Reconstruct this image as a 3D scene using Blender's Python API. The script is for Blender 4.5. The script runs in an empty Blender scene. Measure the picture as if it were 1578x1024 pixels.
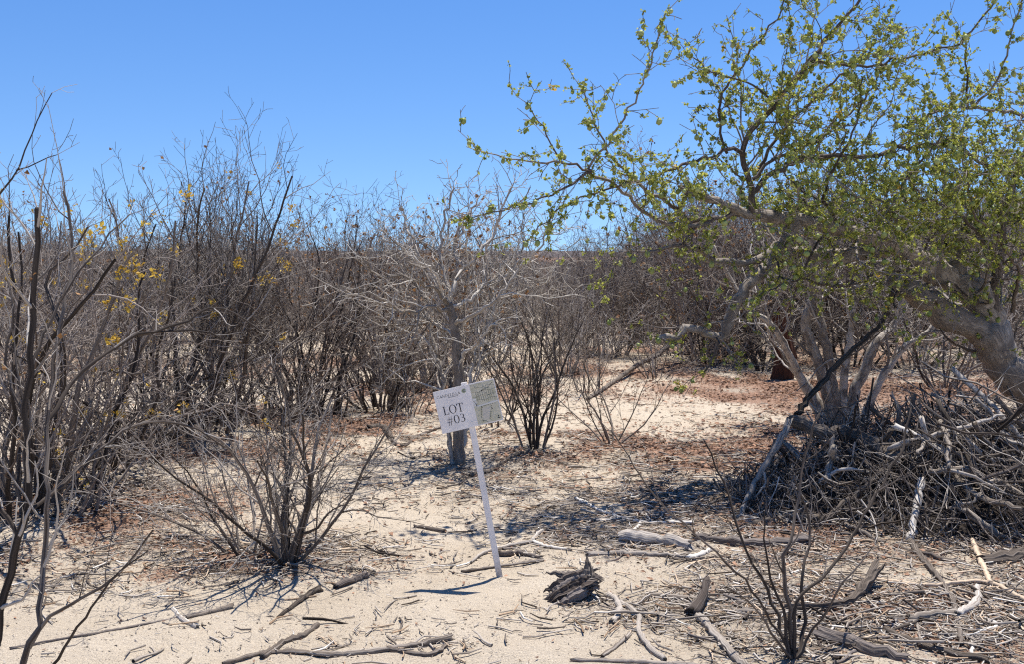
import bpy, math, random
import numpy as np
from mathutils import Vector, Matrix

random.seed(7)
RNG = np.random.default_rng(7)
SC = bpy.context.scene
COL = SC.collection
PI = math.pi

# ------------------------------------------------------------------ camera, sky, sun, exposure
FPX, IW, IH, HORIZON, EYE = 1534.0, 1578.0, 1024.0, 398.0, 1.6
PITCH = math.atan((IH / 2 - HORIZON) / FPX)
cam_d = bpy.data.cameras.new('camera')
cam_d.sensor_width = 36.0
cam_d.lens = 36.0 * FPX / IW
cam_d.clip_start = 0.05
cam_d.clip_end = 5000.0
cam = bpy.data.objects.new('camera', cam_d)
COL.objects.link(cam)
cam.location = (0, 0, EYE)
cam.rotation_euler = (PI / 2 - PITCH, 0, 0)
SC.camera = cam

SUN_EL, SUN_AZ = math.radians(74.0), math.radians(28.0)      # azimuth clockwise from +Y
world = bpy.data.worlds.new('World')
SC.world = world
world.use_nodes = True
wn = world.node_tree
bg = wn.nodes['Background']
sky = wn.nodes.new('ShaderNodeTexSky')
sky.sky_type = 'NISHITA'
sky.sun_disc = False
sky.sun_elevation = SUN_EL
sky.sun_rotation = SUN_AZ
sky.altitude = 0.0
sky.air_density = 1.0
sky.dust_density = 0.0
sky.ozone_density = 2.0
hsv = wn.nodes.new('ShaderNodeHueSaturation')
hsv.inputs['Hue'].default_value = 0.510
hsv.inputs['Saturation'].default_value = 1.3
hsv.inputs['Value'].default_value = 1.0
wtc = wn.nodes.new('ShaderNodeTexCoord')
wmp = wn.nodes.new('ShaderNodeMapping')          # clear dry air: little whitening towards the horizon
wmp.inputs['Location'].default_value = (0, 0, 0.12)
wmp.inputs['Scale'].default_value = (1, 1, 0.88)
wn.links.new(wtc.outputs['Generated'], wmp.inputs[0])
wn.links.new(wmp.outputs[0], sky.inputs[0])
wn.links.new(sky.outputs[0], hsv.inputs['Color'])
wn.links.new(hsv.outputs[0], bg.inputs['Color'])
bg.inputs['Strength'].default_value = 0.104

sd = bpy.data.lights.new('sun', 'SUN')
sd.energy = 5.0
sd.angle = math.radians(0.53)
sd.color = (1.0, 0.96, 0.90)
sun = bpy.data.objects.new('sun', sd)
COL.objects.link(sun)
SUNV = Vector((math.cos(SUN_EL) * math.sin(SUN_AZ), math.cos(SUN_EL) * math.cos(SUN_AZ), math.sin(SUN_EL)))
sun.rotation_euler = (-SUNV).to_track_quat('-Z', 'Y').to_euler()
sun.location = SUNV * 30

SC.view_settings.view_transform = 'Standard'
SC.view_settings.look = 'None'
SC.view_settings.exposure = 0.66
SC.view_settings.gamma = 1.0
SC.view_settings.use_curve_mapping = False
SC.render.engine = 'CYCLES'
SC.cycles.max_bounces = 4
SC.cycles.diffuse_bounces = 2
SC.cycles.use_denoising = False
SC.cycles.pixel_filter_type = 'BLACKMAN_HARRIS'
SC.cycles.filter_width = 1.2
SC.cycles.use_adaptive_sampling = True
SC.cycles.adaptive_threshold = 0.02
SC.cycles.transparent_max_bounces = 6

# ------------------------------------------------------------------ helpers: noise, picture rays
def _hash(ix, iy, s):
    h = (ix * 374761393 + iy * 668265263 + s * 974634777) & 0xffffffff
    h = ((h ^ (h >> 13)) * 1274126177) & 0xffffffff
    return ((h ^ (h >> 16)) & 0xffff) / 65535.0

def vnoise(x, y, s=0):
    x = np.asarray(x, float); y = np.asarray(y, float)
    xi = np.floor(x).astype(np.int64); yi = np.floor(y).astype(np.int64)
    fx = x - xi; fy = y - yi
    fx = fx * fx * (3 - 2 * fx); fy = fy * fy * (3 - 2 * fy)
    a = _hash(xi, yi, s); b = _hash(xi + 1, yi, s); c = _hash(xi, yi + 1, s); d = _hash(xi + 1, yi + 1, s)
    return (a * (1 - fx) + b * fx) * (1 - fy) + (c * (1 - fx) + d * fx) * fy

MOUNDS = []          # (x, y, radius, height) small hummocks under shrubs

def gz(x, y):
    """height of the sand"""
    x = np.asarray(x, float); y = np.asarray(y, float)
    z = 0.10 * (vnoise(x / 2.6, y / 2.6, 1) - 0.5) + 0.035 * (vnoise(x / 0.7, y / 0.7, 2) - 0.5)
    z = z + 0.018 * (vnoise(x / 0.21, y / 0.21, 3) - 0.5) + 0.010 * (vnoise(x / 0.085, y / 0.085, 4) - 0.5)
    for mx, my, mr, mh in MOUNDS:
        z = z + mh * np.exp(-((x - mx) ** 2 + (y - my) ** 2) / (mr * mr))
    far = np.clip((y - 120) / 400, 0, 1)
    return z + far * far * 3.0

def ray(px, py):
    r = (px - IW / 2) / FPX
    u = (IH / 2 - py) / FPX
    return Vector((r, math.cos(PITCH) + u * math.sin(PITCH), -math.sin(PITCH) + u * math.cos(PITCH)))

def at(px, py, d):
    """the point at forward distance d seen at that place of the photograph"""
    v = ray(px, py)
    v = v * (d / v.y)
    return Vector((v.x, v.y, v.z + EYE))

def gp(px, py):
    """ground point there"""
    v = ray(px, py)
    t = EYE / -v.z
    for _ in range(3):
        p = v * t
        t = (EYE - float(gz(p.x, p.y))) / -v.z
    p = v * t
    return Vector((p.x, p.y, float(gz(p.x, p.y))))

def gd(py):
    v = ray(IW / 2, py)
    return EYE / -v.z * v.y

# ------------------------------------------------------------------ helpers: objects and meshes
def link(o, parent=None):
    COL.objects.link(o)
    if parent is not None:
        o.parent = parent
    return o

def tag(o, label=None, cat=None, group=None, kind=None):
    if label: o['label'] = label
    if cat: o['category'] = cat
    if group: o['group'] = group
    if kind: o['kind'] = kind
    return o

def empty(name, loc):
    o = bpy.data.objects.new(name, None)
    o.empty_display_size = 0.1
    o.location = loc
    return link(o)

def mobj(name, me, parent=None, kind=None):
    o = bpy.data.objects.new(name, me)
    link(o, parent)
    if kind: o['kind'] = kind
    return o

def raw_mesh(name, V, polys_by_size, mat, uv=None, tint=None, smooth=True):
    """V (n,3); polys_by_size: list of (m,k) index arrays"""
    me = bpy.data.meshes.new(name)
    me.vertices.add(len(V))
    me.vertices.foreach_set('co', np.ascontiguousarray(V, dtype=np.float32).ravel())
    loops = np.concatenate([p.ravel() for p in polys_by_size]).astype(np.int32)
    sizes = np.concatenate([np.full(len(p), p.shape[1]) for p in polys_by_size])
    starts = np.concatenate([[0], np.cumsum(sizes)[:-1]]).astype(np.int32)
    me.loops.add(len(loops))
    me.loops.foreach_set('vertex_index', loops)
    me.polygons.add(len(sizes))
    me.polygons.foreach_set('loop_start', starts)
    me.polygons.foreach_set('loop_total', sizes.astype(np.int32))
    me.polygons.foreach_set('use_smooth', np.full(len(sizes), smooth))
    if uv is not None:                       # per vertex
        a = me.attributes.new('grain', 'FLOAT_VECTOR', 'POINT')
        a.data.foreach_set('vector', np.ascontiguousarray(uv, dtype=np.float32).ravel())
    if tint is not None:
        a = me.attributes.new('tint', 'FLOAT', 'POINT')
        a.data.foreach_set('value', np.ascontiguousarray(tint, dtype=np.float32))
    me.update(calc_edges=True)
    me.validate()
    if mat is not None:
        me.materials.append(mat)
    return me

def tubes(name, polys, mat, origin=(0, 0, 0), k_of=None):
    """polys: list of (pts list, radii list, sides, tint) -> one mesh"""
    groups = {}
    for pts, rad, k, t in polys:
        groups.setdefault((len(pts), k), []).append((pts, rad, t))
    Vs, Fs, Us, Ts = [], [], [], []
    base = 0
    og = np.array(origin, float)
    for (n, k), lst in groups.items():
        P = np.array([[tuple(p) for p in a[0]] for a in lst], float) - og
        R = np.array([a[1] for a in lst], float)
        T = np.array([a[2] for a in lst], float)
        m = len(lst)
        tg = np.empty_like(P)
        tg[:, 1:-1] = P[:, 2:] - P[:, :-2]
        tg[:, 0] = P[:, 1] - P[:, 0]
        tg[:, -1] = P[:, -1] - P[:, -2]
        tg /= np.maximum(np.linalg.norm(tg, axis=2, keepdims=True), 1e-9)
        ov = P[:, -1] - P[:, 0]
        ref = np.zeros((m, 3))
        ref[np.arange(m), np.argmin(np.abs(ov), axis=1)] = 1.0
        n1 = np.cross(tg, ref[:, None, :])
        n1 /= np.maximum(np.linalg.norm(n1, axis=2, keepdims=True), 1e-9)
        n2 = np.cross(tg, n1)
        an = np.arange(k) * 2 * PI / k
        ca, sa = np.cos(an), np.sin(an)
        V = P[:, :, None, :] + R[:, :, None, None] * (n1[:, :, None, :] * ca[None, None, :, None] + n2[:, :, None, :] * sa[None, None, :, None])
        seg = np.linalg.norm(np.diff(P, axis=1), axis=2)
        ln = np.concatenate([np.zeros((m, 1)), np.cumsum(seg, axis=1)], axis=1)
        U = np.empty((m, n, k, 3))
        U[..., 0] = ca[None, None, :] * R[:, :1, None]
        U[..., 1] = sa[None, None, :] * R[:, :1, None]
        U[..., 2] = ln[:, :, None] + (T * 37.0)[:, None, None]
        idx = base + np.arange(m * n * k).reshape(m, n, k)
        q = np.stack([idx[:, :-1, :], np.roll(idx, -1, axis=2)[:, :-1, :], np.roll(idx, -1, axis=2)[:, 1:, :], idx[:, 1:, :]], axis=-1)
        Vs.append(V.reshape(-1, 3)); Fs.append(q.reshape(-1, 4)); Us.append(U.reshape(-1, 3))
        Ts.append(np.repeat(T, n * k))
        base += m * n * k
    return raw_mesh(name, np.concatenate(Vs), [np.concatenate(Fs)], mat, np.concatenate(Us), np.concatenate(Ts))

def rv(s=1.0):
    return Vector((random.gauss(0, s), random.gauss(0, s), random.gauss(0, s)))

def spline(pts, step, jit=0.0, rad=None):
    """Catmull-Rom through pts, resampled; radii given as list along control points"""
    P = [Vector(p) for p in pts]
    E = [P[0] * 2 - P[1]] + P + [P[-1] * 2 - P[-2]]
    out, ro = [], []
    for i in range(1, len(E) - 2):
        a, b, c, d = E[i - 1], E[i], E[i + 1], E[i + 2]
        L = (c - b).length
        n = max(1, int(round(L / step)))
        for j in range(n):
            t = j / n
            q = 0.5 * ((2 * b) + (c - a) * t + (2 * a - 5 * b + 4 * c - d) * t * t + (-a + 3 * b - 3 * c + d) * t ** 3)
            out.append(q + rv(jit) if (jit and out) else q)
            if rad: ro.append(rad[i - 1] * (1 - t) + rad[i] * t)
    out.append(P[-1])
    if rad: ro.append(rad[-1])
    return out, ro

# ------------------------------------------------------------------ materials
def mat_new(name):
    m = bpy.data.materials.new(name)
    m.use_nodes = True
    nt = m.node_tree
    b = nt.nodes['Principled BSDF']
    b.inputs['Specular IOR Level'].default_value = 0.2
    b.inputs['Roughness'].default_value = 0.9
    return m, nt, b

def N(nt, t, **kw):
    n = nt.nodes.new(t)
    for a, v in kw.items():
        setattr(n, a, v)
    return n

def wood(name, dark, mid, pale, streak=90.0, along=3.0, bump=0.5, blotch=None, rough=0.9):
    """bark / weathered wood: grain runs along the branch; every branch has its own tone"""
    m, nt, b = mat_new(name)
    L = nt.links.new
    g = N(nt, 'ShaderNodeAttribute', attribute_name='grain')
    t = N(nt, 'ShaderNodeAttribute', attribute_name='tint')
    oi = N(nt, 'ShaderNodeObjectInfo')
    mp = N(nt, 'ShaderNodeMapping')
    mp.inputs['Scale'].default_value = (streak, streak, along)
    L(g.outputs['Vector'], mp.inputs['Vector'])
    n1 = N(nt, 'ShaderNodeTexNoise')
    n1.inputs['Scale'].default_value = 1.0
    n1.inputs['Detail'].default_value = 5.0
    n1.inputs['Roughness'].default_value = 0.65
    L(mp.outputs[0], n1.inputs['Vector'])
    a1 = N(nt, 'ShaderNodeMath', operation='MULTIPLY_ADD')
    L(t.outputs['Fac'], a1.inputs[0]); a1.inputs[1].default_value = 0.46
    L(n1.outputs['Fac'], a1.inputs[2])
    a2 = N(nt, 'ShaderNodeMath', operation='MULTIPLY_ADD')
    L(oi.outputs['Random'], a2.inputs[0]); a2.inputs[1].default_value = 0.22
    L(a1.outputs[0], a2.inputs[2])
    cr = N(nt, 'ShaderNodeValToRGB')
    e = cr.color_ramp.elements
    e[0].position = 0.55; e[0].color = (*dark, 1)
    e[1].position = 1.0; e[1].color = (*pale, 1)
    x = e.new(0.80); x.color = (*mid, 1)
    L(a2.outputs[0], cr.inputs['Fac'])
    out = cr.outputs[0]
    if blotch:
        n2 = N(nt, 'ShaderNodeTexNoise')
        n2.inputs['Scale'].default_value = 9.0
        n2.inputs['Detail'].default_value = 4.0
        L(g.outputs['Vector'], n2.inputs['Vector'])
        r2 = N(nt, 'ShaderNodeValToRGB')
        r2.color_ramp.elements[0].position = 0.5
        r2.color_ramp.elements[1].position = 0.62
        L(n2.outputs['Fac'], r2.inputs['Fac'])
        mx = N(nt, 'ShaderNodeMix', data_type='RGBA')
        L(r2.outputs[0], mx.inputs['Factor'])
        L(out, mx.inputs['A'])
        mx.inputs['B'].default_value = (*blotch, 1)
        out = mx.outputs['Result']
    L(out, b.inputs['Base Color'])
    b.inputs['Roughness'].default_value = rough
    bp = N(nt, 'ShaderNodeBump')
    bp.inputs['Strength'].default_value = bump
    bp.inputs['Distance'].default_value = 0.006
    L(n1.outputs['Fac'], bp.inputs['Height'])
    L(bp.outputs[0], b.inputs['Normal'])
    return m

M_twig = wood('grey_twig_bark', (0.05, 0.039, 0.032), (0.158, 0.131, 0.109), (0.42, 0.375, 0.325), bump=0.2)
M_dark = wood('dark_stem_bark', (0.026, 0.020, 0.016), (0.078, 0.061, 0.049), (0.22, 0.185, 0.155), bump=0.4)
M_brown = wood('brown_twig_bark', (0.045, 0.031, 0.024), (0.125, 0.095, 0.077), (0.29, 0.245, 0.21), bump=0.3)
M_pale = wood('pale_tree_bark', (0.13, 0.106, 0.083), (0.31, 0.268, 0.222), (0.54, 0.495, 0.43), bump=0.4)
M_tree = wood('smooth_grey_tree_bark', (0.13, 0.106, 0.085), (0.29, 0.248, 0.205), (0.46, 0.41, 0.35), streak=40, along=16.0, bump=1.0, blotch=(0.17, 0.142, 0.117))
M_limb = wood('brown_limb_bark', (0.050, 0.039, 0.032), (0.115, 0.092, 0.076), (0.26, 0.225, 0.195), streak=60, along=9.0, bump=0.5)
M_log = wood('weathered_log_wood', (0.030, 0.022, 0.016), (0.155, 0.124, 0.098), (0.43, 0.375, 0.315), streak=150, along=2.5, bump=1.0)
M_logd = wood('dark_weathered_wood', (0.018, 0.013, 0.010), (0.072, 0.055, 0.045), (0.22, 0.185, 0.16), streak=150, along=2.5, bump=1.0)
M_bleach = wood('sun_bleached_wood', (0.11, 0.086, 0.066), (0.37, 0.32, 0.27), (0.62, 0.575, 0.51), streak=150, along=2.5, bump=0.9)
M_tan = wood('tan_peeled_wood', (0.15, 0.085, 0.045), (0.36, 0.25, 0.16), (0.54, 0.42, 0.30), streak=120, along=2.0, bump=0.5)
M_red = wood('red_brown_trunk_bark', (0.03, 0.014, 0.009), (0.11, 0.046, 0.024), (0.22, 0.105, 0.06), streak=60, along=6.0, bump=0.9)

def leafmat(name, c1, c2, transl=0.35):
    m, nt, b = mat_new(name)
    L = nt.links.new
    t = N(nt, 'ShaderNodeAttribute', attribute_name='tint')
    cr = N(nt, 'ShaderNodeValToRGB')
    cr.color_ramp.elements[0].color = (*c1, 1)
    cr.color_ramp.elements[1].color = (*c2, 1)
    L(t.outputs['Fac'], cr.inputs['Fac'])
    L(cr.outputs[0], b.inputs['Base Color'])
    b.inputs['Roughness'].default_value = 0.55
    tr = N(nt, 'ShaderNodeBsdfTranslucent')
    L(cr.outputs[0], tr.inputs['Color'])
    mx = N(nt, 'ShaderNodeMixShader')
    mx.inputs[0].default_value = transl
    L(b.outputs[0], mx.inputs[1]); L(tr.outputs[0], mx.inputs[2])
    L(mx.outputs[0], nt.nodes['Material Output'].inputs['Surface'])
    return m

M_leaf = leafmat('green_leaf', (0.16, 0.195, 0.028), (0.50, 0.50, 0.11), 0.5)
M_fruit = leafmat('green_fruit_skin', (0.22, 0.27, 0.07), (0.40, 0.44, 0.17), 0.08)
M_dry = leafmat('dry_brown_leaf', (0.13, 0.055, 0.022), (0.42, 0.235, 0.095), 0.2)
M_flower = leafmat('yellow_flower_petal', (0.48, 0.28, 0.03), (0.70, 0.50, 0.09), 0.25)
M_pod = leafmat('dark_seed_pod', (0.03, 0.016, 0.012), (0.09, 0.05, 0.03), 0.0)
M_litleaf = leafmat('fallen_leaf', (0.055, 0.028, 0.018), (0.38, 0.215, 0.13), 0.1)

# ------------------------------------------------------------------ litter map (where twigs and dead leaves gather)
# (px, py of ground, radius along picture x in metres, radius in depth, leaf weight, twig weight)
BLOBS = []
def blob(px, py, rx, ry, leaf, twig):
    p = gp(px, py)
    BLOBS.append((p.x, p.y, rx, ry, leaf, twig))

def build_blobs():
    blob(1420, 960, 0.75, 0.55, 0.55, 1.0)
    blob(1250, 1000, 0.45, 0.35, 0.30, 0.7)
    blob(1500, 830, 0.9, 0.7, 0.6, 1.0)
    blob(1250, 800, 0.8, 0.7, 0.5, 1.0)
    blob(1040, 760, 0.8, 0.8, 0.35, 1.0)
    blob(1150, 700, 0.9, 0.9, 0.9, 0.8)
    blob(1400, 660, 1.6, 1.5, 1.0, 0.7)
    blob(1300, 600, 2.6, 1.6, 1.0, 0.4)
    blob(1080, 600, 1.0, 0.9, 0.7, 0.35)
    blob(880, 800, 0.6, 0.5, 0.18, 0.7)
    blob(960, 690, 0.7, 0.8, 0.65, 0.6)
    blob(820, 700, 0.8, 0.7, 0.5, 0.5)
    blob(700, 740, 0.7, 0.8, 0.12, 0.55)
    blob(620, 670, 1.2, 0.9, 0.3, 0.45)
    blob(1000, 940, 0.4, 0.3, 0.15, 0.5)
    blob(430, 850, 0.55, 0.35, 0.9, 0.75)
    blob(330, 870, 0.4, 0.25, 0.7, 0.5)
    blob(230, 840, 0.5, 0.3, 0.4, 0.5)
    blob(80, 780, 1.0, 0.9, 0.8, 0.8)
    blob(280, 690, 1.3, 1.0, 0.6, 0.5)
    blob(480, 650, 1.6, 1.2, 0.6, 0.5)
    blob(700, 610, 1.6, 1.4, 0.7, 0.4)
    blob(950, 570, 2.0, 1.5, 0.6, 0.3)
    blob(60, 900, 0.5, 0.3, 0.1, 0.35)
    blob(560, 990, 0.6, 0.25, 0.02, 0.15)
    blob(1110, 850, 0.6, 0.4, 0.3, 0.9)
    blob(1180, 930, 0.5, 0.35, 0.3, 0.8)
    blob(950, 770, 0.7, 0.6, 0.2, 0.9)
    blob(640, 720, 0.6, 0.5, 0.1, 0.5)

def litter(x, y, which):
    x = np.asarray(x, float); y = np.asarray(y, float)
    s = np.zeros_like(x)
    for bx, by, rx, ry, lf, tw in BLOBS:
        w = lf if which == 0 else tw
        s = np.maximum(s, w * np.exp(-(((x - bx) / rx) ** 2 + ((y - by) / ry) ** 2) * 0.9))
    far = np.clip((y - 9.0) / 5.0, 0, 1)
    s = np.maximum(s, far * (0.55 if which == 0 else 0.3) * np.clip(vnoise(x / 1.7, y / 1.7, 21) * 2.2 - 0.5, 0, 1))
    if which == 0:
        s = np.maximum(s, np.clip((y - 30) / 20.0, 0, 1) * 1.6)
    br = 0.12 + 1.5 * vnoise(x / 0.30, y / 0.30, 31 + which) ** 1.3 * (0.45 + 1.1 * vnoise(x / 0.9, y / 0.9, 41))
    return np.clip(s * br, 0, 1)

# hummocks first, since the litter map rests on the ground
for px, py, r, h in ((440, 868, 0.45, 0.05), (825, 690, 0.6, 0.05), (60, 780, 1.1, 0.08), (290, 660, 1.2, 0.08), (1400, 740, 1.3, 0.06), (705, 712, 0.4, 0.03), (771, 889, 0.07, 0.022)):
    v = ray(px, py); t = EYE / -v.z
    MOUNDS.append((v.x * t, v.y * t, r, h))
build_blobs()

# ------------------------------------------------------------------ ground: one sheet out to the horizon
def axis(c, fine, half, n_f, far, n_o):
    core = np.linspace(c - half, c + half, n_f)
    g = half * (far / half) ** (np.arange(1, n_o + 1) / n_o)
    return np.concatenate([(c - g)[::-1], core, c + g])

def build_ground():
    xs = axis(0.3, 0, 3.6, 230, 1500.0, 40)
    ys = np.concatenate([np.linspace(-40, 2.9, 12), np.linspace(3.2, 9.0, 230), 9.0 * (2600.0 / 9.0) ** (np.arange(1, 120) / 119.0)])
    X, Y = np.meshgrid(xs, ys)
    Z = gz(X, Y)
    n, m = X.shape
    V = np.stack([X, Y, Z], -1).reshape(-1, 3)
    idx = np.arange(n * m).reshape(n, m)
    F = np.stack([idx[:-1, :-1], idx[:-1, 1:], idx[1:, 1:], idx[1:, :-1]], -1).reshape(-1, 4)
    me = raw_mesh('ground', V, [F], None)
    a = me.attributes.new('dead_leaves', 'FLOAT', 'POINT')
    a.data.foreach_set('value', litter(X, Y, 0).ravel().astype(np.float32))
    a = me.attributes.new('twig_dust', 'FLOAT', 'POINT')
    a.data.foreach_set('value', litter(X, Y, 1).ravel().astype(np.float32))
    m, nt, b = mat_new('desert_sand')
    L = nt.links.new
    tc = N(nt, 'ShaderNodeTexCoord')
    def noise(scale, detail=4.0, rough=0.6):
        q = N(nt, 'ShaderNodeTexNoise')
        q.inputs['Scale'].default_value = scale
        q.inputs['Detail'].default_value = detail
        q.inputs['Roughness'].default_value = rough
        L(tc.outputs['Object'], q.inputs['Vector'])
        return q
    def ramp(src, p0, p1, c0=(0, 0, 0), c1=(1, 1, 1)):
        r = N(nt, 'ShaderNodeValToRGB')
        r.color_ramp.elements[0].position = p0; r.color_ramp.elements[0].color = (*c0, 1)
        r.color_ramp.elements[1].position = p1; r.color_ramp.elements[1].color = (*c1, 1)
        L(src, r.inputs['Fac'])
        return r
    def mix(fac, A, B):
        x = N(nt, 'ShaderNodeMix', data_type='RGBA')
        if isinstance(fac, float): x.inputs['Factor'].default_value = fac
        else: L(fac, x.inputs['Factor'])
        for s, v in (('A', A), ('B', B)):
            if isinstance(v, tuple): x.inputs[s].default_value = (*v, 1)
            else: L(v, x.inputs[s])
        return x.outputs['Result']
    def math_(op, a, bb):
        x = N(nt, 'ShaderNodeMath', operation=op)
        for i, v in enumerate((a, bb)):
            if isinstance(v, float): x.inputs[i].default_value = v
            else: L(v, x.inputs[i])
        return x.outputs[0]
    base = ramp(noise(1.6, 5.0).outputs['Fac'], 0.3, 0.7, (0.56, 0.47, 0.355), (0.66, 0.57, 0.45)).outputs[0]
    grain = ramp(noise(150.0, 4.0, 0.8).outputs['Fac'], 0.30, 0.66, (0.60, 0.57, 0.54), (1.15, 1.14, 1.12))
    gm = N(nt, 'ShaderNodeMix', data_type='RGBA', blend_type='MULTIPLY')
    gm.inputs['Factor'].default_value = 0.8
    L(base, gm.inputs['A']); L(grain.outputs[0], gm.inputs['B'])
    c = gm.outputs['Result']
    # tiny dark bits of debris everywhere, thicker where twigs gather
    tw = N(nt, 'ShaderNodeAttribute', attribute_name='twig_dust').outputs['Fac']
    lf = N(nt, 'ShaderNodeAttribute', attribute_name='dead_leaves').outputs['Fac']
    vo = N(nt, 'ShaderNodeTexVoronoi')
    vo.inputs['Scale'].default_value = 75.0
    L(tc.outputs['Object'], vo.inputs['Vector'])
    thr = math_('MULTIPLY_ADD', tw, 0.22)
    thr.node.inputs[2].default_value = 0.16
    speck = math_('LESS_THAN', vo.outputs['Distance'], thr)
    pick = ramp(noise(23.0, 2.0).outputs['Fac'], 0.44, 0.52).outputs[0]
    c = mix(math_('MULTIPLY', math_('MULTIPLY', speck, pick), 0.7), c, (0.13, 0.10, 0.08))
    # grey-brown crumbs and dust
    n_d = ramp(math_('ADD', noise(42.0, 6.0, 0.75).outputs['Fac'], math_('MULTIPLY', tw, 0.5)), 0.60, 0.80).outputs[0]
    c = mix(math_('MULTIPLY', n_d, 0.62), c, ramp(noise(75.0, 3.0).outputs['Fac'], 0.35, 0.65, (0.12, 0.092, 0.072), (0.34, 0.285, 0.235)).outputs[0])
    # red-brown crumbled leaves
    n_l = ramp(math_('ADD', noise(30.0, 6.0, 0.75).outputs['Fac'], math_('MULTIPLY', lf, 0.62)), 0.63, 0.80).outputs[0]
    c = mix(math_('MULTIPLY', n_l, 0.8), c, ramp(noise(60.0, 3.0).outputs['Fac'], 0.35, 0.65, (0.15, 0.062, 0.036), (0.36, 0.20, 0.13)).outputs[0])
    L(c, b.inputs['Base Color'])
    b.inputs['Roughness'].default_value = 0.95
    b.inputs['Specular IOR Level'].default_value = 0.1
    h = math_('ADD', math_('MULTIPLY', noise(26.0, 6.0, 0.7).outputs['Fac'], 1.0), math_('MULTIPLY', noise(120.0, 4.0, 0.8).outputs['Fac'], 0.55))
    bp = N(nt, 'ShaderNodeBump')
    bp.inputs['Strength'].default_value = 0.9
    bp.inputs['Distance'].default_value = 0.03
    L(h, bp.inputs['Height'])
    L(bp.outputs[0], b.inputs['Normal'])
    me.materials.append(m)
    o = mobj('ground', me, kind='structure')
    o['label'] = 'pale beige desert sand strewn with twigs'
    return o

build_ground()

def build_hill():
    # a long low ridge far behind the scrub
    xs = np.linspace(-700, 700, 160); ys = np.linspace(330, 900, 40)
    X, Y = np.meshgrid(xs, ys)
    t = np.clip((Y - 330) / 260, 0, 1)
    ridge = 3.0 + 5.0 * vnoise(X / 190.0, Y * 0 + 3, 51) + 2.0 * vnoise(X / 47.0, Y / 80.0, 52)
    Z = -1.0 + (t * t * (3 - 2 * t)) * ridge + 0.9 * vnoise(X / 9.0, Y / 9.0, 53)
    n, m = X.shape
    idx = np.arange(n * m).reshape(n, m)
    F = np.stack([idx[:-1, :-1], idx[:-1, 1:], idx[1:, 1:], idx[1:, :-1]], -1).reshape(-1, 4)
    mt, nt, b = mat_new('scrub_covered_hill')
    L = nt.links.new
    tc = N(nt, 'ShaderNodeTexCoord')
    q = N(nt, 'ShaderNodeTexNoise'); q.inputs['Scale'].default_value = 0.35; q.inputs['Detail'].default_value = 6
    L(tc.outputs['Object'], q.inputs['Vector'])
    r = N(nt, 'ShaderNodeValToRGB')
    r.color_ramp.elements[0].position = 0.35; r.color_ramp.elements[0].color = (0.055, 0.044, 0.042, 1)
    r.color_ramp.elements[1].position = 0.7; r.color_ramp.elements[1].color = (0.14, 0.112, 0.10, 1)
    L(q.outputs['Fac'], r.inputs['Fac']); L(r.outputs[0], b.inputs['Base Color'])
    o = mobj('hill', raw_mesh('hill', np.stack([X, Y, Z], -1).reshape(-1, 3), [F], mt), kind='structure')
    o['label'] = 'low scrub covered ridge on the horizon'
build_hill()

# ------------------------------------------------------------------ shrubs: growth
class Habit:
    def __init__(s, **k):
        s.maxlvl = 3
        s.seg = (0.10, 0.085, 0.065, 0.06)       # step length by level
        s.jit = (0.11, 0.18, 0.25, 0.30)         # crookedness
        s.up = (0.02, 0.05, 0.05, 0.03)          # pull upwards (negative droops)
        s.dens = (5.0, 7.5, 8.0)                 # children per metre
        s.start = (0.25, 0.15, 0.10)
        s.ratio = (0.55, 0.50, 0.50)             # child length over parent length
        s.ang = (0.65, 0.75, 0.85)
        s.rr = (0.62, 0.62, 0.62)
        s.minlen = (0.25, 0.14, 0.06)
        s.tip = 0.0015
        s.sides = (7, 5, 3, 3)
        for a, v in k.items():
            setattr(s, a, v)

def path(p, d, L, r0, r1, lvl, h):
    n = max(2, int(L / h.seg[lvl]))
    st = L / n
    pts, rad = [p.copy()], [r0]
    d = d.normalized()
    for i in range(n):
        d = d + rv(h.jit[lvl]) + Vector((0, 0, h.up[lvl]))
        d.normalize()
        p = p + d * st
        if p.z < 0.02: p.z = 0.02 + random.random() * 0.02; d.z = abs(d.z)
        pts.append(p.copy())
        rad.append(r0 + (r1 - r0) * ((i + 1) / n) ** 0.8)
    return pts, rad

def ramify(out, pts, rad, lvl, h, dens=None, lscale=1.0, ends=True):
    """side branches along a branch already made"""
    if lvl >= h.maxlvl: return
    L = sum((pts[i + 1] - pts[i]).length for i in range(len(pts) - 1))
    cnt = L * (dens or h.dens[lvl])
    cnt = int(cnt) + (1 if random.random() < cnt % 1 else 0)
    side = random.random() * 6.28
    for c in range(cnt):
        t = h.start[lvl] + (1 - h.start[lvl]) * (c + random.random()) / cnt
        f = t * (len(pts) - 1); i = min(int(f), len(pts) - 2); w = f - i
        p = pts[i].lerp(pts[i + 1], w)
        tg = (pts[i + 1] - pts[i]).normalized()
        r = rad[i] * (1 - w) + rad[i + 1] * w
        side += 2.4 + random.gauss(0, 0.5)
        ax = tg.orthogonal().normalized()
        ax.rotate(Matrix.Rotation(side, 3, tg))
        a = h.ang[lvl] * random.uniform(0.65, 1.35)
        d = tg * math.cos(a) + ax * math.sin(a)
        cl = max(h.minlen[lvl], L * h.ratio[lvl] * random.uniform(0.5, 1.2) * (1.15 - 0.65 * t)) * lscale
        cr = max(h.tip * 1.2, min(r, 0.016 + 0.2 * r) * h.rr[lvl] * random.uniform(0.75, 1.05))
        grow(out, p, d, cl, cr, lvl + 1, h)

def grow(out, p, d, L, r, lvl, h):
    pts, rad = path(p, d, L, r, max(h.tip, r * 0.30), lvl, h)
    out.append((pts, rad, h.sides[lvl], random.random(), lvl))
    ramify(out, pts, rad, lvl, h)

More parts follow.
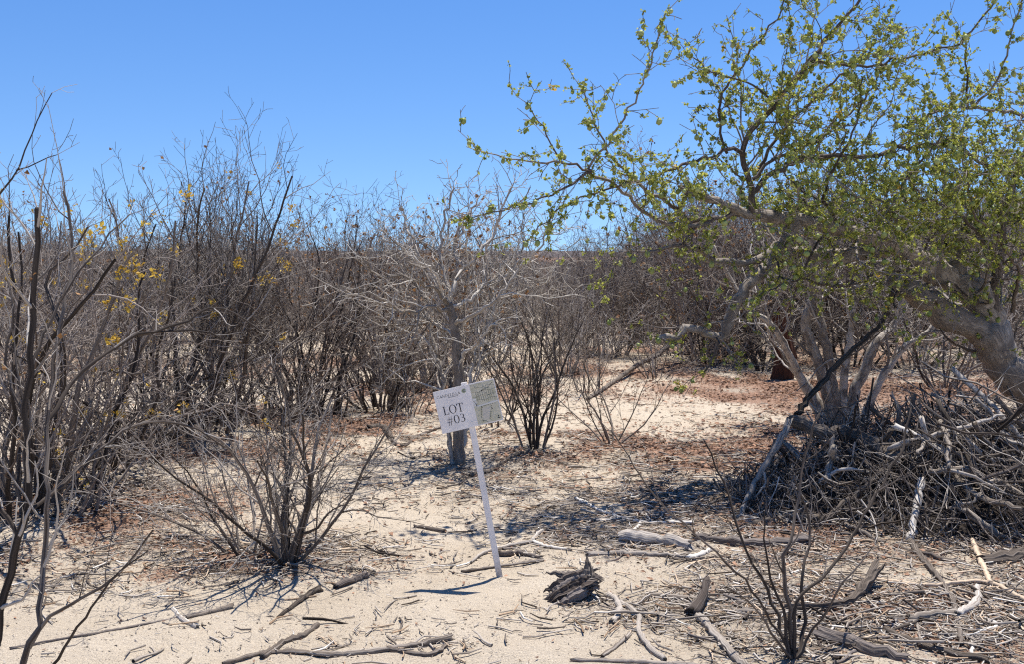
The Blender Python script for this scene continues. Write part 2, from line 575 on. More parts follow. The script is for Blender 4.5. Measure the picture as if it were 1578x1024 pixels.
def shrub_branches(height, spread, n_stems, r_stem, h, lean=0.0, clump=0.07):
    """list of (pts, rad, sides, tint, lvl), base at the origin"""
    out = []
    for s in range(n_stems):
        a = 2 * PI * (s + random.random() * 0.8) / n_stems
        o = random.random() ** 0.6
        q = Vector((math.cos(a) * clump * o, math.sin(a) * clump * o, -0.04))
        tilt = spread * (0.12 + o * random.uniform(0.5, 1.1))
        d = Vector((math.cos(a) * math.sin(tilt) + lean, math.sin(a) * math.sin(tilt), math.cos(tilt)))
        L = height * random.uniform(0.75, 1.1) / max(0.5, math.cos(tilt)) ** 0.6
        grow(out, q, d, L, r_stem * random.uniform(0.6, 1.2), 0, h)
    return out

def foliage_mesh(name, spots, mat, size, per, spread=0.02, shape=0):
    """small leaf faces round each spot (point, out direction)"""
    V, Fq, T = [], [], []
    for p, dirn in spots:
        n = max(1, int(random.gauss(per, per * 0.3)))
        for _ in range(n):
            s = size * random.uniform(0.55, 1.25)
            d = (dirn + rv(0.7)).normalized()
            sd_ = d.orthogonal().normalized()
            sd_.rotate(Matrix.Rotation(random.random() * 6.28, 3, d))
            up = d.cross(sd_)
            o = p + rv(spread * 0.5)
            b = len(V)
            wd = 0.34 if shape == 0 else 0.42
            fold = up * (s * random.uniform(0.02, 0.22 if shape == 0 else 0.4))
            V += [o, o + d * s * 0.55 + sd_ * s * wd + fold, o + d * s, o + d * s * 0.55 - sd_ * s * wd + fold]
            Fq += [(b, b + 1, b + 2), (b, b + 2, b + 3)]
            t = random.random()
            T += [t] * 4
    return raw_mesh(name, np.array([tuple(v) for v in V]), [np.array(Fq)], mat, tint=np.array(T), smooth=False)

_ico = None
def ico():
    global _ico
    if _ico is None:
        import bmesh
        bm = bmesh.new()
        bmesh.ops.create_icosphere(bm, subdivisions=1, radius=1.0)
        bm.verts.ensure_lookup_table()
        _ico = (np.array([v.co[:] for v in bm.verts]), np.array([[v.index for v in f.verts] for f in bm.faces]))
        bm.free()
    return _ico

def fruit_mesh(name, spots, mat, r):
    v, f = ico()
    V, F, T = [], [], []
    for i, p in enumerate(spots):
        s = r * random.uniform(0.6, 1.15)
        V.append(v * np.array([s, s, s * random.uniform(1.0, 1.25)]) + np.array(tuple(p)))
        F.append(f + i * len(v))
        T.append(np.full(len(v), random.random()))
    return raw_mesh(name, np.concatenate(V), [np.concatenate(F)], mat, tint=np.concatenate(T))

def strip(br):
    return [(p, r, k, t) for p, r, k, t, l in br]

def finish_shrub(root, br, m_stem, m_twig, stem_lvls=(0,), origin=(0, 0, 0), stem_name='stem', twig_name='twigs'):
    for b in br:
        if b[4] in stem_lvls:
            mobj(stem_name, tubes(stem_name, [b[:4]], m_stem, origin), root)
    rest = [b for b in br if b[4] not in stem_lvls]
    if rest:
        mobj(twig_name, tubes(twig_name, strip(rest), m_twig, origin), root, kind='stuff')

def tips(br, lvls, frac, tmin=0.5):
    out = []
    for p, r, k, t, l in br:
        if l in lvls and random.random() < frac:
            f = random.uniform(tmin, 1.0) * (len(p) - 1)
            i = min(int(f), len(p) - 2)
            out.append((p[i].lerp(p[i + 1], f - i), (p[i + 1] - p[i]).normalized()))
    return out

H_upright = Habit(up=(0.03, 0.08, 0.09, 0.06), ang=(0.55, 0.65, 0.8), start=(0.12, 0.12, 0.1))
H_bushy = Habit(up=(0.03, 0.07, 0.07, 0.05), ang=(0.55, 0.7, 0.85), start=(0.08, 0.1, 0.1), dens=(8.0, 10.0, 8.0), minlen=(0.25, 0.12, 0.05))
H_wide = Habit(jit=(0.15, 0.24, 0.3, 0.34), up=(-0.01, 0.02, 0.02, 0.0), ang=(0.8, 0.9, 0.95), start=(0.1, 0.1, 0.1))
H_fine = Habit(dens=(8.0, 12.0, 13.0), seg=(0.08, 0.06, 0.05, 0.045), minlen=(0.18, 0.10, 0.05), tip=0.0011, up=(0.02, 0.03, 0.03, 0.02), start=(0.12, 0.1, 0.1))
H_bg = Habit(dens=(5.0, 6.5, 6.5), seg=(0.16, 0.13, 0.11, 0.10), sides=(4, 3, 3, 3), tip=0.0022, up=(0.03, 0.05, 0.05, 0.03), start=(0.08, 0.1, 0.1))

# ------------------------------------------------------------------ the lot sign
def build_sign():
    base = gp(770, 890)
    root = empty('lot_sign', base)
    tag(root, 'white lot sign reading LOT #03 on a leaning stake', 'sign')
    root.rotation_euler = (math.radians(-2.0), math.radians(-10.2), math.radians(3.0))
    mw, nt, b = mat_new('sign_white')
    b.inputs['Base Color'].default_value = (0.74, 0.71, 0.74, 1)
    b.inputs['Roughness'].default_value = 0.55
    nz = N(nt, 'ShaderNodeTexNoise'); nz.inputs['Scale'].default_value = 14; nz.inputs['Detail'].default_value = 5
    tc = N(nt, 'ShaderNodeTexCoord'); nt.links.new(tc.outputs['Object'], nz.inputs['Vector'])
    rp = N(nt, 'ShaderNodeValToRGB')
    rp.color_ramp.elements[0].position = 0.3; rp.color_ramp.elements[0].color = (0.78, 0.72, 0.66, 1)
    rp.color_ramp.elements[1].position = 0.6; rp.color_ramp.elements[1].color = (0.88, 0.82, 0.75, 1)
    nt.links.new(nz.outputs['Fac'], rp.inputs['Fac'])
    sx = N(nt, 'ShaderNodeSeparateXYZ'); nt.links.new(tc.outputs['Object'], sx.inputs[0])
    n2 = N(nt, 'ShaderNodeTexNoise'); n2.inputs['Scale'].default_value = 60; n2.inputs['Detail'].default_value = 4
    nt.links.new(tc.outputs['Object'], n2.inputs['Vector'])
    ad = N(nt, 'ShaderNodeMath', operation='MULTIPLY_ADD'); nt.links.new(n2.outputs['Fac'], ad.inputs[0]); ad.inputs[1].default_value = 0.22
    nt.links.new(sx.outputs['Z'], ad.inputs[2])
    r2 = N(nt, 'ShaderNodeValToRGB')
    r2.color_ramp.elements[0].position = 0.10; r2.color_ramp.elements[0].color = (0.30, 0.23, 0.16, 1)
    r2.color_ramp.elements[1].position = 0.24; r2.color_ramp.elements[1].color = (1, 1, 1, 1)
    nt.links.new(ad.outputs[0], r2.inputs['Fac'])
    mm = N(nt, 'ShaderNodeMix', data_type='RGBA', blend_type='MULTIPLY'); mm.inputs['Factor'].default_value = 0.6
    nt.links.new(rp.outputs[0], mm.inputs['A']); nt.links.new(r2.outputs[0], mm.inputs['B'])
    m_stake = mw.copy(); m_stake.name = 'stake_paint_with_dirt'
    nt.links.new(rp.outputs[0], b.inputs['Base Color'])
    q = m_stake.node_tree
    q.links.new([z for z in q.nodes if z.bl_idname == 'ShaderNodeMix'][0].outputs['Result'], q.nodes['Principled BSDF'].inputs['Base Color'])
    def flat(name, col, rough=0.7):
        m, nt, b = mat_new(name)
        b.inputs['Base Color'].default_value = (*col, 1)
        b.inputs['Roughness'].default_value = rough
        return m
    mk = flat('sign_black_print', (0.025, 0.025, 0.03))
    mg = flat('sign_grey_green_print', (0.085, 0.085, 0.065))
    me_ = flat('emblem_green_print', (0.33, 0.38, 0.20))
    ml = flat('map_line_print', (0.17, 0.17, 0.12))
    mr = flat('map_road_print', (0.70, 0.68, 0.62))
    m_map, nt, b = mat_new('map_print')
    tc = N(nt, 'ShaderNodeTexCoord')
    nz = N(nt, 'ShaderNodeTexNoise'); nz.inputs['Scale'].default_value = 45; nz.inputs['Detail'].default_value = 4
    nt.links.new(tc.outputs['Object'], nz.inputs['Vector'])
    rp = N(nt, 'ShaderNodeValToRGB')
    rp.color_ramp.elements[0].position = 0.35; rp.color_ramp.elements[0].color = (0.52, 0.49, 0.34, 1)
    rp.color_ramp.elements[1].position = 0.65; rp.color_ramp.elements[1].color = (0.66, 0.61, 0.47, 1)
    nt.links.new(nz.outputs['Fac'], rp.inputs['Fac']); nt.links.new(rp.outputs[0], b.inputs['Base Color'])
    def box(name, x0, x1, y0, y1, z0, z1, m, parent, bev=0.0015):
        import bmesh
        bm = bmesh.new()
        bmesh.ops.create_cube(bm, size=1.0)
        for v in bm.verts:
            v.co = ((x0 + x1) / 2 + v.co.x * (x1 - x0), (y0 + y1) / 2 + v.co.y * (y1 - y0), (z0 + z1) / 2 + v.co.z * (z1 - z0))
        bmesh.ops.bevel(bm, geom=bm.edges[:], offset=bev, segments=2, affect='EDGES')
        me = bpy.data.meshes.new(name); bm.to_mesh(me); bm.free()
        me.materials.append(m)
        return mobj(name, me, parent)
    box('stake', -0.0155, 0.0155, -0.009, 0.009, -0.12, 1.005, m_stake, root, 0.002)
    W, H = 0.314, 0.216
    board = box('board', -W / 2, W / 2, -0.0025, 0.0025, -H / 2, H / 2, mw, root, 0.001)
    board.location = (0.0, -0.0125, 0.885)
    board.rotation_euler = (0, math.radians(-2.6), 0)
    for s in (-1, 1):      # staples that hold the board
        st = box('staple', -0.006, 0.006, -0.0040, -0.0027, s * 0.08 - 0.0008, s * 0.08 + 0.0008, mr, board, 0.0002)
    # flat print: polygons in board fractions (fx from left, fy from top)
    def print_(name, polys, m, lift, parent, label=None):
        V, F = [], []
        for pl in polys:
            b0 = len(V)
            V += [(-W / 2 + x, -0.0025 - lift, H / 2 - y) for x, y in pl]
            F.append(tuple(range(b0, b0 + len(pl))))
        me = bpy.data.meshes.new(name)
        me.from_pydata(V, [], F); me.update()
        me.materials.append(m)
        o = mobj(name, me, parent)
        if label: o['label'] = label
        return o
    def ring(cx, cy, rx, ry, ix, iy, a0, a1, n=28):
        out = []
        for i in range(n):
            t0 = math.radians(a0 + (a1 - a0) * i / n); t1 = math.radians(a0 + (a1 - a0) * (i + 1) / n)
            out.append([(cx + rx * math.cos(t0), cy + ry * math.sin(t0)), (cx + rx * math.cos(t1), cy + ry * math.sin(t1)),
                        (cx + ix * math.cos(t1), cy + iy * math.sin(t1)), (cx + ix * math.cos(t0), cy + iy * math.sin(t0))])
        return out
    def R(x0, y0, x1, y1): return [(x0, y0), (x1, y0), (x1, y1), (x0, y1)]
    G = {   # serif capitals, y up, cap height 1
        'L': (0.66, [R(.10, .04, .22, .96), R(.0, .96, .32, 1), R(.0, 0, .64, .04), [(.54, .04), (.64, .04), (.64, .24), (.61, .24)]]),
        'O': (0.92, ring(.45, .5, .44, .52, .31, .475, 0, 360)),
        'T': (0.78, [R(0, .95, .76, 1), R(.32, .04, .44, .95), R(.2, 0, .56, .04), [(0, .95), (.0, .76), (.03, .76), (.10, .95)], [(.66, .95), (.73, .76), (.76, .76), (.76, .95)]]),
        '#': (0.78, [[(.14, -.12), (.19, -.12), (.39, 1.0), (.34, 1.0)], [(.40, -.12), (.45, -.12), (.65, 1.0), (.60, 1.0)], R(.06, .60, .74, .65), R(.0, .27, .68, .32)]),
        '0': (0.72, ring(.34, .5, .33, .52, .21, .47, 0, 360)),
        '3': (0.62, ring(.25, .755, .25, .245, .14, .205, -85, 150, 18) + ring(.26, .27, .29, .28, .165, .235, -150, 88, 18) + [R(.16, .50, .28, .545)]),
        'C': (0.86, ring(.45, .5, .44, .52, .33, .47, 40, 320, 22) + [R(.74, .66, .80, .98), R(.76, .12, .80, .30)]),
        'A': (0.86, [[(.0, 0), (.12, 0), (.45, 1), (.37, 1)], [(.62, 0), (.78, 0), (.46, 1), (.38, 1)], R(.18, .32, .64, .38), R(-.04, 0, .18, .04), R(.56, 0, .86, .04)]),
        'N': (0.92, [R(.08, .04, .14, 1), R(.74, 0, .80, .96), [(.08, 1), (.20, 1), (.80, 0), (.70, 0)], R(.0, 0, .24, .04), R(.64, .96, .90, 1)]),
        'D': (0.92, [R(.10, .04, .24, .96), R(0, .96, .3, 1), R(0, 0, .3, .04)] + ring(.28, .5, .56, .50, .42, .45, -90, 90, 18)),
        'E': (0.72, [R(.10, .04, .23, .96), R(0, .95, .62, 1), R(0, 0, .66, .05), R(.23, .49, .50, .54), [(.52, .95), (.62, .95), (.62, .78), (.59, .78)], [(.55, .05), (.66, .05), (.66, .24), (.63, .24)]]),
        'I': (0.40, [R(.12, .04, .25, .96), R(0, .96, .37, 1), R(0, 0, .37, .04)]),
    }
    def word(txt, x0, x1, ytop, ybase):
        tot = sum(G[c][0] for c in txt) + 0.06 * (len(txt) - 1)
        sx = (x1 - x0) / tot; h = ybase - ytop
        out, x = [], x0
        for c in txt:
            for pl in G[c][1]:
                out.append([(x + px * sx, ybase - py * h) for px, py in pl])
            x += (G[c][0] + 0.06) * sx
        return out
    print_('lettering', word('LOT', .095 * W, .425 * W, .385 * H, .585 * H), mk, 0.0006, board, 'black serif word LOT')
    print_('lettering', word('#03', .115 * W, .42 * W, .635 * H, .825 * H), mk, 0.0006, board, 'black serif number #03')
    print_('lettering', word('CANDELILLA', .045 * W, .425 * W, .115 * H, .178 * H), mg, 0.0006, board, 'small grey word CANDELILLA')
    print_('lettering', [R(.22 * W + i * .017 * W, .197 * H, .22 * W + i * .017 * W + .012 * W, .209 * H) for i in range(10)], mg, 0.0006, board, 'tiny grey line of print under the name')
    pet = []
    cx, cy = .487 * W, .128 * H
    for rr_, n_, l0 in ((.0135, 12, .004), (.0085, 8, .0015)):
        for i in range(n_):
            a = 2 * PI * i / n_ + (0.2 if n_ == 8 else 0)
            dx, dy = math.cos(a), math.sin(a)
            pet.append([(cx + dx * l0, cy + dy * l0), (cx + dx * rr_ * .6 - dy * .0022, cy + dy * rr_ * .6 + dx * .0022), (cx + dx * rr_, cy + dy * rr_), (cx + dx * rr_ * .6 + dy * .0022, cy + dy * rr_ * .6 - dx * .0022)])
    print_('emblem', [p for p in pet[:12]], me_, 0.0006, board, 'round green leaf emblem')
    print_('emblem', [p for p in pet[12:]], ml, 0.0009, board)
    # the site map
    def X(f): return f * W
    def Y(f): return f * H
    mp = print_('map', [R(X(.592), Y(.025), X(.985), Y(.975))], m_map, 0.0005, board, 'pale green site plan')
    def seg(a, b, w):
        a = Vector((X(a[0]), Y(a[1]))); b = Vector((X(b[0]), Y(b[1])))
        t = (b - a).normalized() * w / 2; n = Vector((-t.y, t.x))
        return [tuple(a + n), tuple(b + n), tuple(b - n), tuple(a - n)]
    roads = []
    pr = [(.592, .50), (.65, .55), (.75, .545), (.86, .53), (.985, .52)]
    for a, b_ in zip(pr, pr[1:]): roads.append(seg(a, b_, .007))
    roads.append(R(X(.592), Y(.36), X(.645), Y(.50)))
    print_('map_roads', roads, mr, 0.0008, board)
    ln = []
    rd = random.Random(5)
    for i in range(9):
        x = .66 + i * .034
        ln.append(seg((x, .20 + .02 * math.sin(i)), (x + .012, .47), .0013))
    for y in (.13, .22, .33, .42):
        pts = [(.60 + j * .055, y + .02 * math.sin(j * 1.7 + y * 20)) for j in range(8)]
        for a, b_ in zip(pts, pts[1:]): ln.append(seg(a, b_, .0013))
    for i in range(34):
        x = rd.uniform(.60, .95); y = rd.choice([rd.uniform(.05, .2), rd.uniform(.28, .36)])
        ln.append(seg((x, y), (x + rd.uniform(.008, .03), y + rd.uniform(-.03, .03)), .0010))
    print_('map_lines', ln, ml, 0.0010, board)
    dk = []
    for a, b_, n_ in (((.70, .60), (.665, .86), 7), ((.87, .60), (.79, .93), 8), ((.665, .88), (.77, .96), 4), ((.70, .575), (.95, .565), 7), ((.60, .42), (.645, .52), 4), ((.75, .21), (.88, .16), 5), ((.88, .16), (.965, .07), 4)):
        for i in range(n_):
            t0, t1 = i / n_, (i + .62) / n_
            dk.append(seg((a[0] + (b_[0] - a[0]) * t0, a[1] + (b_[1] - a[1]) * t0), (a[0] + (b_[0] - a[0]) * t1, a[1] + (b_[1] - a[1]) * t1), .0021))
    for x, y in ((.925, .90), (.945, .91), (.93, .86), (.705, .585), (.76, .20), (.625, .48), (.63, .52), (.86, .66), (.68, .90)):
        dk.append(R(X(x), Y(y), X(x + .014), Y(y + .028)))
    print_('map_marks', dk, mk, 0.0012, board)
    print_('map_plot', [[(X(.715), Y(.62)), (X(.85), Y(.61)), (X(.785), Y(.90)), (X(.69), Y(.86))]], mat_plot(), 0.0008, board)

def mat_plot():
    m, nt, b = mat_new('map_plot_print')
    b.inputs['Base Color'].default_value = (0.60, 0.55, 0.45, 1)
    return m
build_sign()

# ------------------------------------------------------------------ the green-leaved tree
H_tree = Habit(maxlvl=3, seg=(0.08, 0.07, 0.055, 0.05), jit=(0.10, 0.19, 0.24, 0.26), up=(0.0, 0.03, 0.04, 0.04),
               dens=(6.0, 10.0, 6.0), ratio=(0.45, 0.45, 0.42), minlen=(0.36, 0.14, 0.06), start=(0.05, 0.10, 0.2),
               ang=(0.95, 0.9, 0.9), rr=(0.42, 0.6, 0.7), tip=0.0019, sides=(10, 6, 4, 3))

def guide(pts, r0, r1, step=0.07, jit=0.004):
    P = [at(*p) for p in pts]
    n = len(pts)
    rad = [(r0 + (r1 - r0) * (i / (n - 1)) ** 0.8) * pts[i][2] / FPX for i in range(n)]
    p, r = spline(P, step, jit, rad)
    t = (p[-1] - p[-2]).normalized()
    return p + [p[-1] + t * r[-1] * 0.6, p[-1] + t * r[-1] * 0.9], r + [r[-1] * 0.75, r[-1] * 0.06]

def build_green_tree():
    base = at(1700, 742, 8.4); base.z = float(gz(base.x, base.y))
    root = empty('leafy_tree', base)
    tag(root, 'spreading grey-limbed tree with small green leaves and round green fruit', 'tree')
    G = [
     ('trunk', [(1715, 760, 8.4), (1670, 700, 8.35), (1620, 640, 8.3), (1578, 598, 8.2), (1542, 560, 8.1), (1518, 515, 8.0), (1466, 490, 7.9), (1424, 458, 7.8), (1380, 436, 7.7)], 36, 14),
     ('limb', [(1535, 550, 8.1), (1528, 495, 8.05), (1495, 445, 8.0), (1442, 420, 7.9), (1405, 394, 7.8), (1372, 375, 7.7), (1325, 362, 7.6), (1280, 348, 7.5), (1190, 335, 7.3), (1150, 327, 7.2), (1094, 306, 7.1), (1050, 288, 7.0)], 25, 4),
     ('limb', [(1478, 445, 8.0), (1476, 405, 8.0), (1485, 372, 8.0), (1505, 355, 8.05), (1527, 372, 8.1), (1560, 330, 8.2), (1605, 285, 8.3), (1640, 200, 8.3)], 16, 6),
     ('limb', [(1368, 384, 7.7), (1290, 395, 7.6), (1240, 390, 7.5), (1200, 388, 7.4), (1150, 405, 7.3), (1090, 400, 7.2)], 12, 4),
     ('limb', [(1228, 343, 7.4), (1205, 375, 7.4), (1176, 416, 7.3), (1144, 451, 7.2), (1126, 489, 7.2), (1108, 520, 7.2), (1079, 510, 7.1), (1053, 504, 7.1), (1046, 519, 7.1), (1016, 522, 7.0)], 12, 4),
     ('limb', [(1157, 330, 7.2), (1157, 288, 7.15), (1145, 225, 7.1), (1194, 160, 7.0), (1251, 90, 6.9), (1287, 43, 6.9), (1330, -5, 6.8), (1370, -60, 6.8)], 8, 2.2),
     ('limb', [(1156, 300, 7.2), (1214, 254, 7.2), (1264, 239, 7.3), (1334, 241, 7.3), (1384, 227, 7.4), (1468, 224, 7.5), (1518, 254, 7.6), (1590, 270, 7.7)], 6, 3),
     ('limb', [(1147, 238, 7.1), (1130, 229, 7.0), (1093, 241, 6.9), (1052, 254, 6.8), (1013, 270, 6.7), (954, 285, 6.6), (905, 300, 6.5), (862, 325, 6.4), (812, 372, 6.4)], 5, 1.2),
     ('limb', [(1094, 345, 7.1), (1060, 347, 7.0), (1001, 336, 6.8), (978, 309, 6.7), (939, 279, 6.6), (911, 262, 6.5), (918, 245, 6.5), (954, 195, 6.4), (985, 141, 6.4), (1001, 109, 6.3), (1017, 42, 6.3)], 5, 1.4),
     ('limb', [(911, 262, 6.5), (868, 250, 6.4), (849, 219, 6.4), (814, 160, 6.4)], 3, 1.1),
     ('limb', [(868, 250, 6.4), (798, 248, 6.3), (736, 230, 6.3)], 2.4, 1.1),
     ('limb', [(911, 265, 6.5), (872, 289, 6.4), (837, 305, 6.3), (790, 318, 6.2), (722, 336, 6.2)], 3, 1.1),
     ('limb', [(1140, 330, 7.2), (1076, 338, 7.1), (1032, 316, 6.9), (993, 293, 6.8), (965, 262, 6.8), (939, 238, 6.7), (915, 190, 6.7), (900, 140, 6.7)], 6, 1.2),
     ('limb', [(1251, 95, 6.9), (1308, 100, 7.0), (1351, 100, 7.0), (1401, 87, 7.0), (1451, 74, 7.1), (1488, 57, 7.1), (1518, 20, 7.1), (1545, -20, 7.1)], 3.2, 1.6),
     ('limb', [(1170, 270, 7.3), (1185, 230, 7.3), (1237, 170, 7.3), (1311, 104, 7.3), (1350, 60, 7.3)], 4.5, 1.4),
     ('limb', [(1160, 275, 7.2), (1200, 240, 7.2), (1264, 214, 7.4), (1337, 144, 7.5), (1362, 100, 7.5)], 4, 1.4),
     ('limb', [(1650, 200, 7.8), (1578, 177, 7.6), (1518, 167, 7.5), (1450, 170, 7.5), (1395, 195, 7.4)], 4.5, 1.8),
     ('limb', [(1491, 168, 7.5), (1489, 120, 7.4), (1488, 60, 7.3)], 2.8, 1.5),
     ('limb', [(1500, 166, 7.5), (1538, 120, 7.4), (1555, 60, 7.3), (1577, -10, 7.3)], 3, 1.5),
     ('limb', [(1192, 160, 7.0), (1160, 130, 6.9), (1107, 115, 6.8), (1057, 80, 6.7)], 2.8, 1.2),
     ('limb', [(1120, 235, 7.2), (1111, 215, 7.1), (1113, 144, 7.0), (1150, 90, 7.0), (1194, 30, 6.9), (1210, -10, 6.9)], 3.5, 1.4),
     ('limb', [(1530, 500, 8.0), (1536, 420, 7.9), (1545, 345, 7.8), (1570, 260, 7.7), (1600, 180, 7.7), (1630, 60, 7.7)], 14, 4),
     ('limb', [(1400, 392, 7.8), (1380, 330, 7.6), (1400, 270, 7.4), (1440, 225, 7.3), (1470, 150, 7.2)], 4.5, 1.4),
     ('limb', [(1300, 354, 7.5), (1270, 300, 7.3), (1290, 250, 7.1), (1320, 190, 7.0), (1330, 120, 6.9)], 4.5, 1.4),
     ('limb', [(1440, 420, 7.9), (1380, 415, 7.5), (1300, 440, 7.2), (1230, 430, 6.9), (1170, 455, 6.8)], 4.5, 1.4),
     ('limb', [(1545, 420, 7.9), (1500, 350, 7.5), (1440, 310, 7.2), (1370, 310, 6.9), (1300, 300, 6.7)], 4.5, 1.4),
     ('limb', [(1560, 480, 8.0), (1570, 420, 7.6), (1540, 370, 7.2), (1500, 330, 6.9), (1490, 260, 6.7)], 5, 1.4),
     ('limb', [(1100, 400, 7.2), (1060, 380, 7.0), (1010, 385, 6.8), (960, 400, 6.7), (930, 440, 6.7)], 5, 1.5),
     ('limb', [(1108, 515, 7.2), (1104, 545, 7.2), (1085, 575, 7.2)], 6, 2),
     ('limb', [(1350, 370, 7.7), (1300, 325, 8.1), (1230, 290, 8.4), (1180, 220, 8.6)], 5, 1.5),
     ('limb', [(1420, 400, 7.9), (1430, 340, 8.2), (1400, 260, 8.5), (1410, 180, 8.7)], 5, 1.5),
    ]
    br = []
    spots, fr = [], []
    for i, (nm, pts, r0, r1) in enumerate(G):
        kk = 0.72 if i >= 5 else 1.08
        p, r = guide(pts, r0 * kk, r1 * kk, 0.06 if i else 0.05, 0.009 if i > 1 else 0.008)
        if i < 5:      # swollen, uneven old wood
            r = [q * (1 + 0.11 * math.sin(j * 0.7 + i) + random.gauss(0, 0.06)) for j, q in enumerate(r)]
        me = tubes(nm, [(p, r, 14 if i < 5 else 8, random.uniform(0.2, 0.6))], M_tree if i < 5 else M_limb, base)
        mobj(nm, me, root)
        mine = []
        ramify(mine, p, r, 0, H_tree, dens=(3.0 if i == 0 else 7.0 if i in (1, 2, 3, 4) else 8.5), lscale=(0.8 if i < 2 else 0.5 if i in (7, 8, 9, 10, 11, 12, 13, 17, 18, 19, 20) else 0.95))
        br += mine
        if r[-1] < 0.014:       # leafy ends of the thin limbs
            for j in range(len(p) // 3, len(p) - 1):
                for _ in range(2):
                    if random.random() < 0.75:
                        q = p[j].lerp(p[j + 1], random.random())
                        spots.append((q, rv(1.0).normalized()))
    mobj('twigs', tubes('twigs', strip(br), M_limb, base), root, kind='stuff')
    for p, r, k, t, l in br:
        L = sum((p[i + 1] - p[i]).length for i in range(len(p) - 1))
        mid = p[len(p) // 2]
        low = mid.z < 1.78
        n = L * (16 if not low else 9) * random.choice([0.1, 0.5, 1.0, 1.6, 2.0])
        for _ in range(int(n)):
            f = random.uniform(0.15, 1.0) * (len(p) - 1); i = min(int(f), len(p) - 2)
            spots.append((p[i].lerp(p[i + 1], f - i), rv(1.0).normalized()))
    b = Vector(base)
    sp = [(q - b, d) for q, d in spots]
    mobj('leaves', foliage_mesh('leaves', sp, M_leaf, 0.0255, 6, 0.014), root, kind='stuff')
    fs = [q - b + Vector((random.gauss(0, .008), random.gauss(0, .008), -0.017)) for q, d in spots if random.random() < 0.17]
    mobj('fruit', fruit_mesh('fruit', fs, M_fruit, 0.019), root, kind='stuff')
    ys = [(q - b, d) for q, d in spots if random.random() < 0.004]
    mobj('flowers', foliage_mesh('flowers', ys, M_flower, 0.03, 5, 0.02), root, kind='stuff')
    # hanging dark dried pods near the upper left of the crown
    pd = []
    for cx, cy, n in ((1095, 125, 16), (1080, 150, 8), (1155, 122, 2), (1220, 75, 4), (1025, 190, 7)):
        for _ in range(n):
            q = at(cx + random.gauss(0, 8), cy + random.gauss(0, 7), 6.8)
            q = min((sp_[0] for sp_ in spots), key=lambda z: (z - q).length_squared)      # hung on the nearest spur
            pd.append((q - b + Vector((0, 0, -0.008)), Vector((0, 0, -1))))
    mobj('seed_pods', foliage_mesh('seed_pods', pd, M_pod, 0.022, 1, 0.01), root, kind='stuff')
    print('green tree: branches', len(br), 'spots', len(spots))
build_green_tree()

# ------------------------------------------------------------------ grey tree with many stems behind the brush pile
def guided(name, label, cat, base, stems, h, m_stem, m_twig, dens, lscale=1.0, stem_name='stem', sides=9, group=None, k_jit=0.006, tint=1.0):
    root = empty(name, base)
    tag(root, label, cat, group)
    br = []
    for pts, r0, r1 in stems:
        p, r = guide(pts, r0, r1, 0.06, k_jit)
        mobj(stem_name, tubes(stem_name, [(p, r, sides, 0.15 + random.random() * tint * 0.85)], m_stem, base), root)
        ramify(br, p, r, 0, h, dens=dens, lscale=lscale)
    if br:
        mobj('twigs', tubes('twigs', strip(br), m_twig, base), root, kind='stuff')
    return root, br

def build_multistem():
    base = at(1300, 650, 9.4); base.z = float(gz(base.x, base.y))
    D = 9.4
    S = [
     ([(1318, 655, D), (1314, 612, D), (1328, 580, D), (1348, 531, D), (1373, 505, D + .1), (1400, 440, D + .2), (1410, 350, D + .3)], 11, 4),
     ([(1285, 655, D), (1266, 575, D), (1240, 500, D), (1252, 455, D), (1255, 390, D - .1), (1240, 310, D - .2)], 10, 4),
     ([(1292, 655, D), (1278, 556, D), (1264, 490, D), (1262, 450, D + .1), (1290, 380, D + .2), (1300, 290, D + .2)], 9, 4),
     ([(1270, 655, D), (1232, 580, D - .1), (1215, 545, D - .2), (1190, 500, D - .3), (1150, 470, D - .3), (1100, 380, D - .4)], 8, 3),
     ([(1300, 655, D), (1300, 590, D), (1310, 520, D), (1322, 440, D), (1340, 370, D)], 8, 3),
     ([(1330, 655, D), (1350, 600, D), (1390, 540, D), (1440, 500, D), (1490, 400, D)], 8, 3),
     ([(1280, 655, D), (1250, 600, D + .2), (1215, 560, D + .2), (1180, 480, D + .3), (1160, 400, D + .3)], 7, 3),
    ]
    h = Habit(jit=(0.1, 0.2, 0.26, 0.3), dens=(4.0, 6.0, 6.0), tip=0.0016)
    guided('grey_stemmed_tree', 'grey tree with many slanting bare stems rising behind the brush pile', 'tree', base, S, h, M_tree, M_twig, 4.5)
build_multistem()

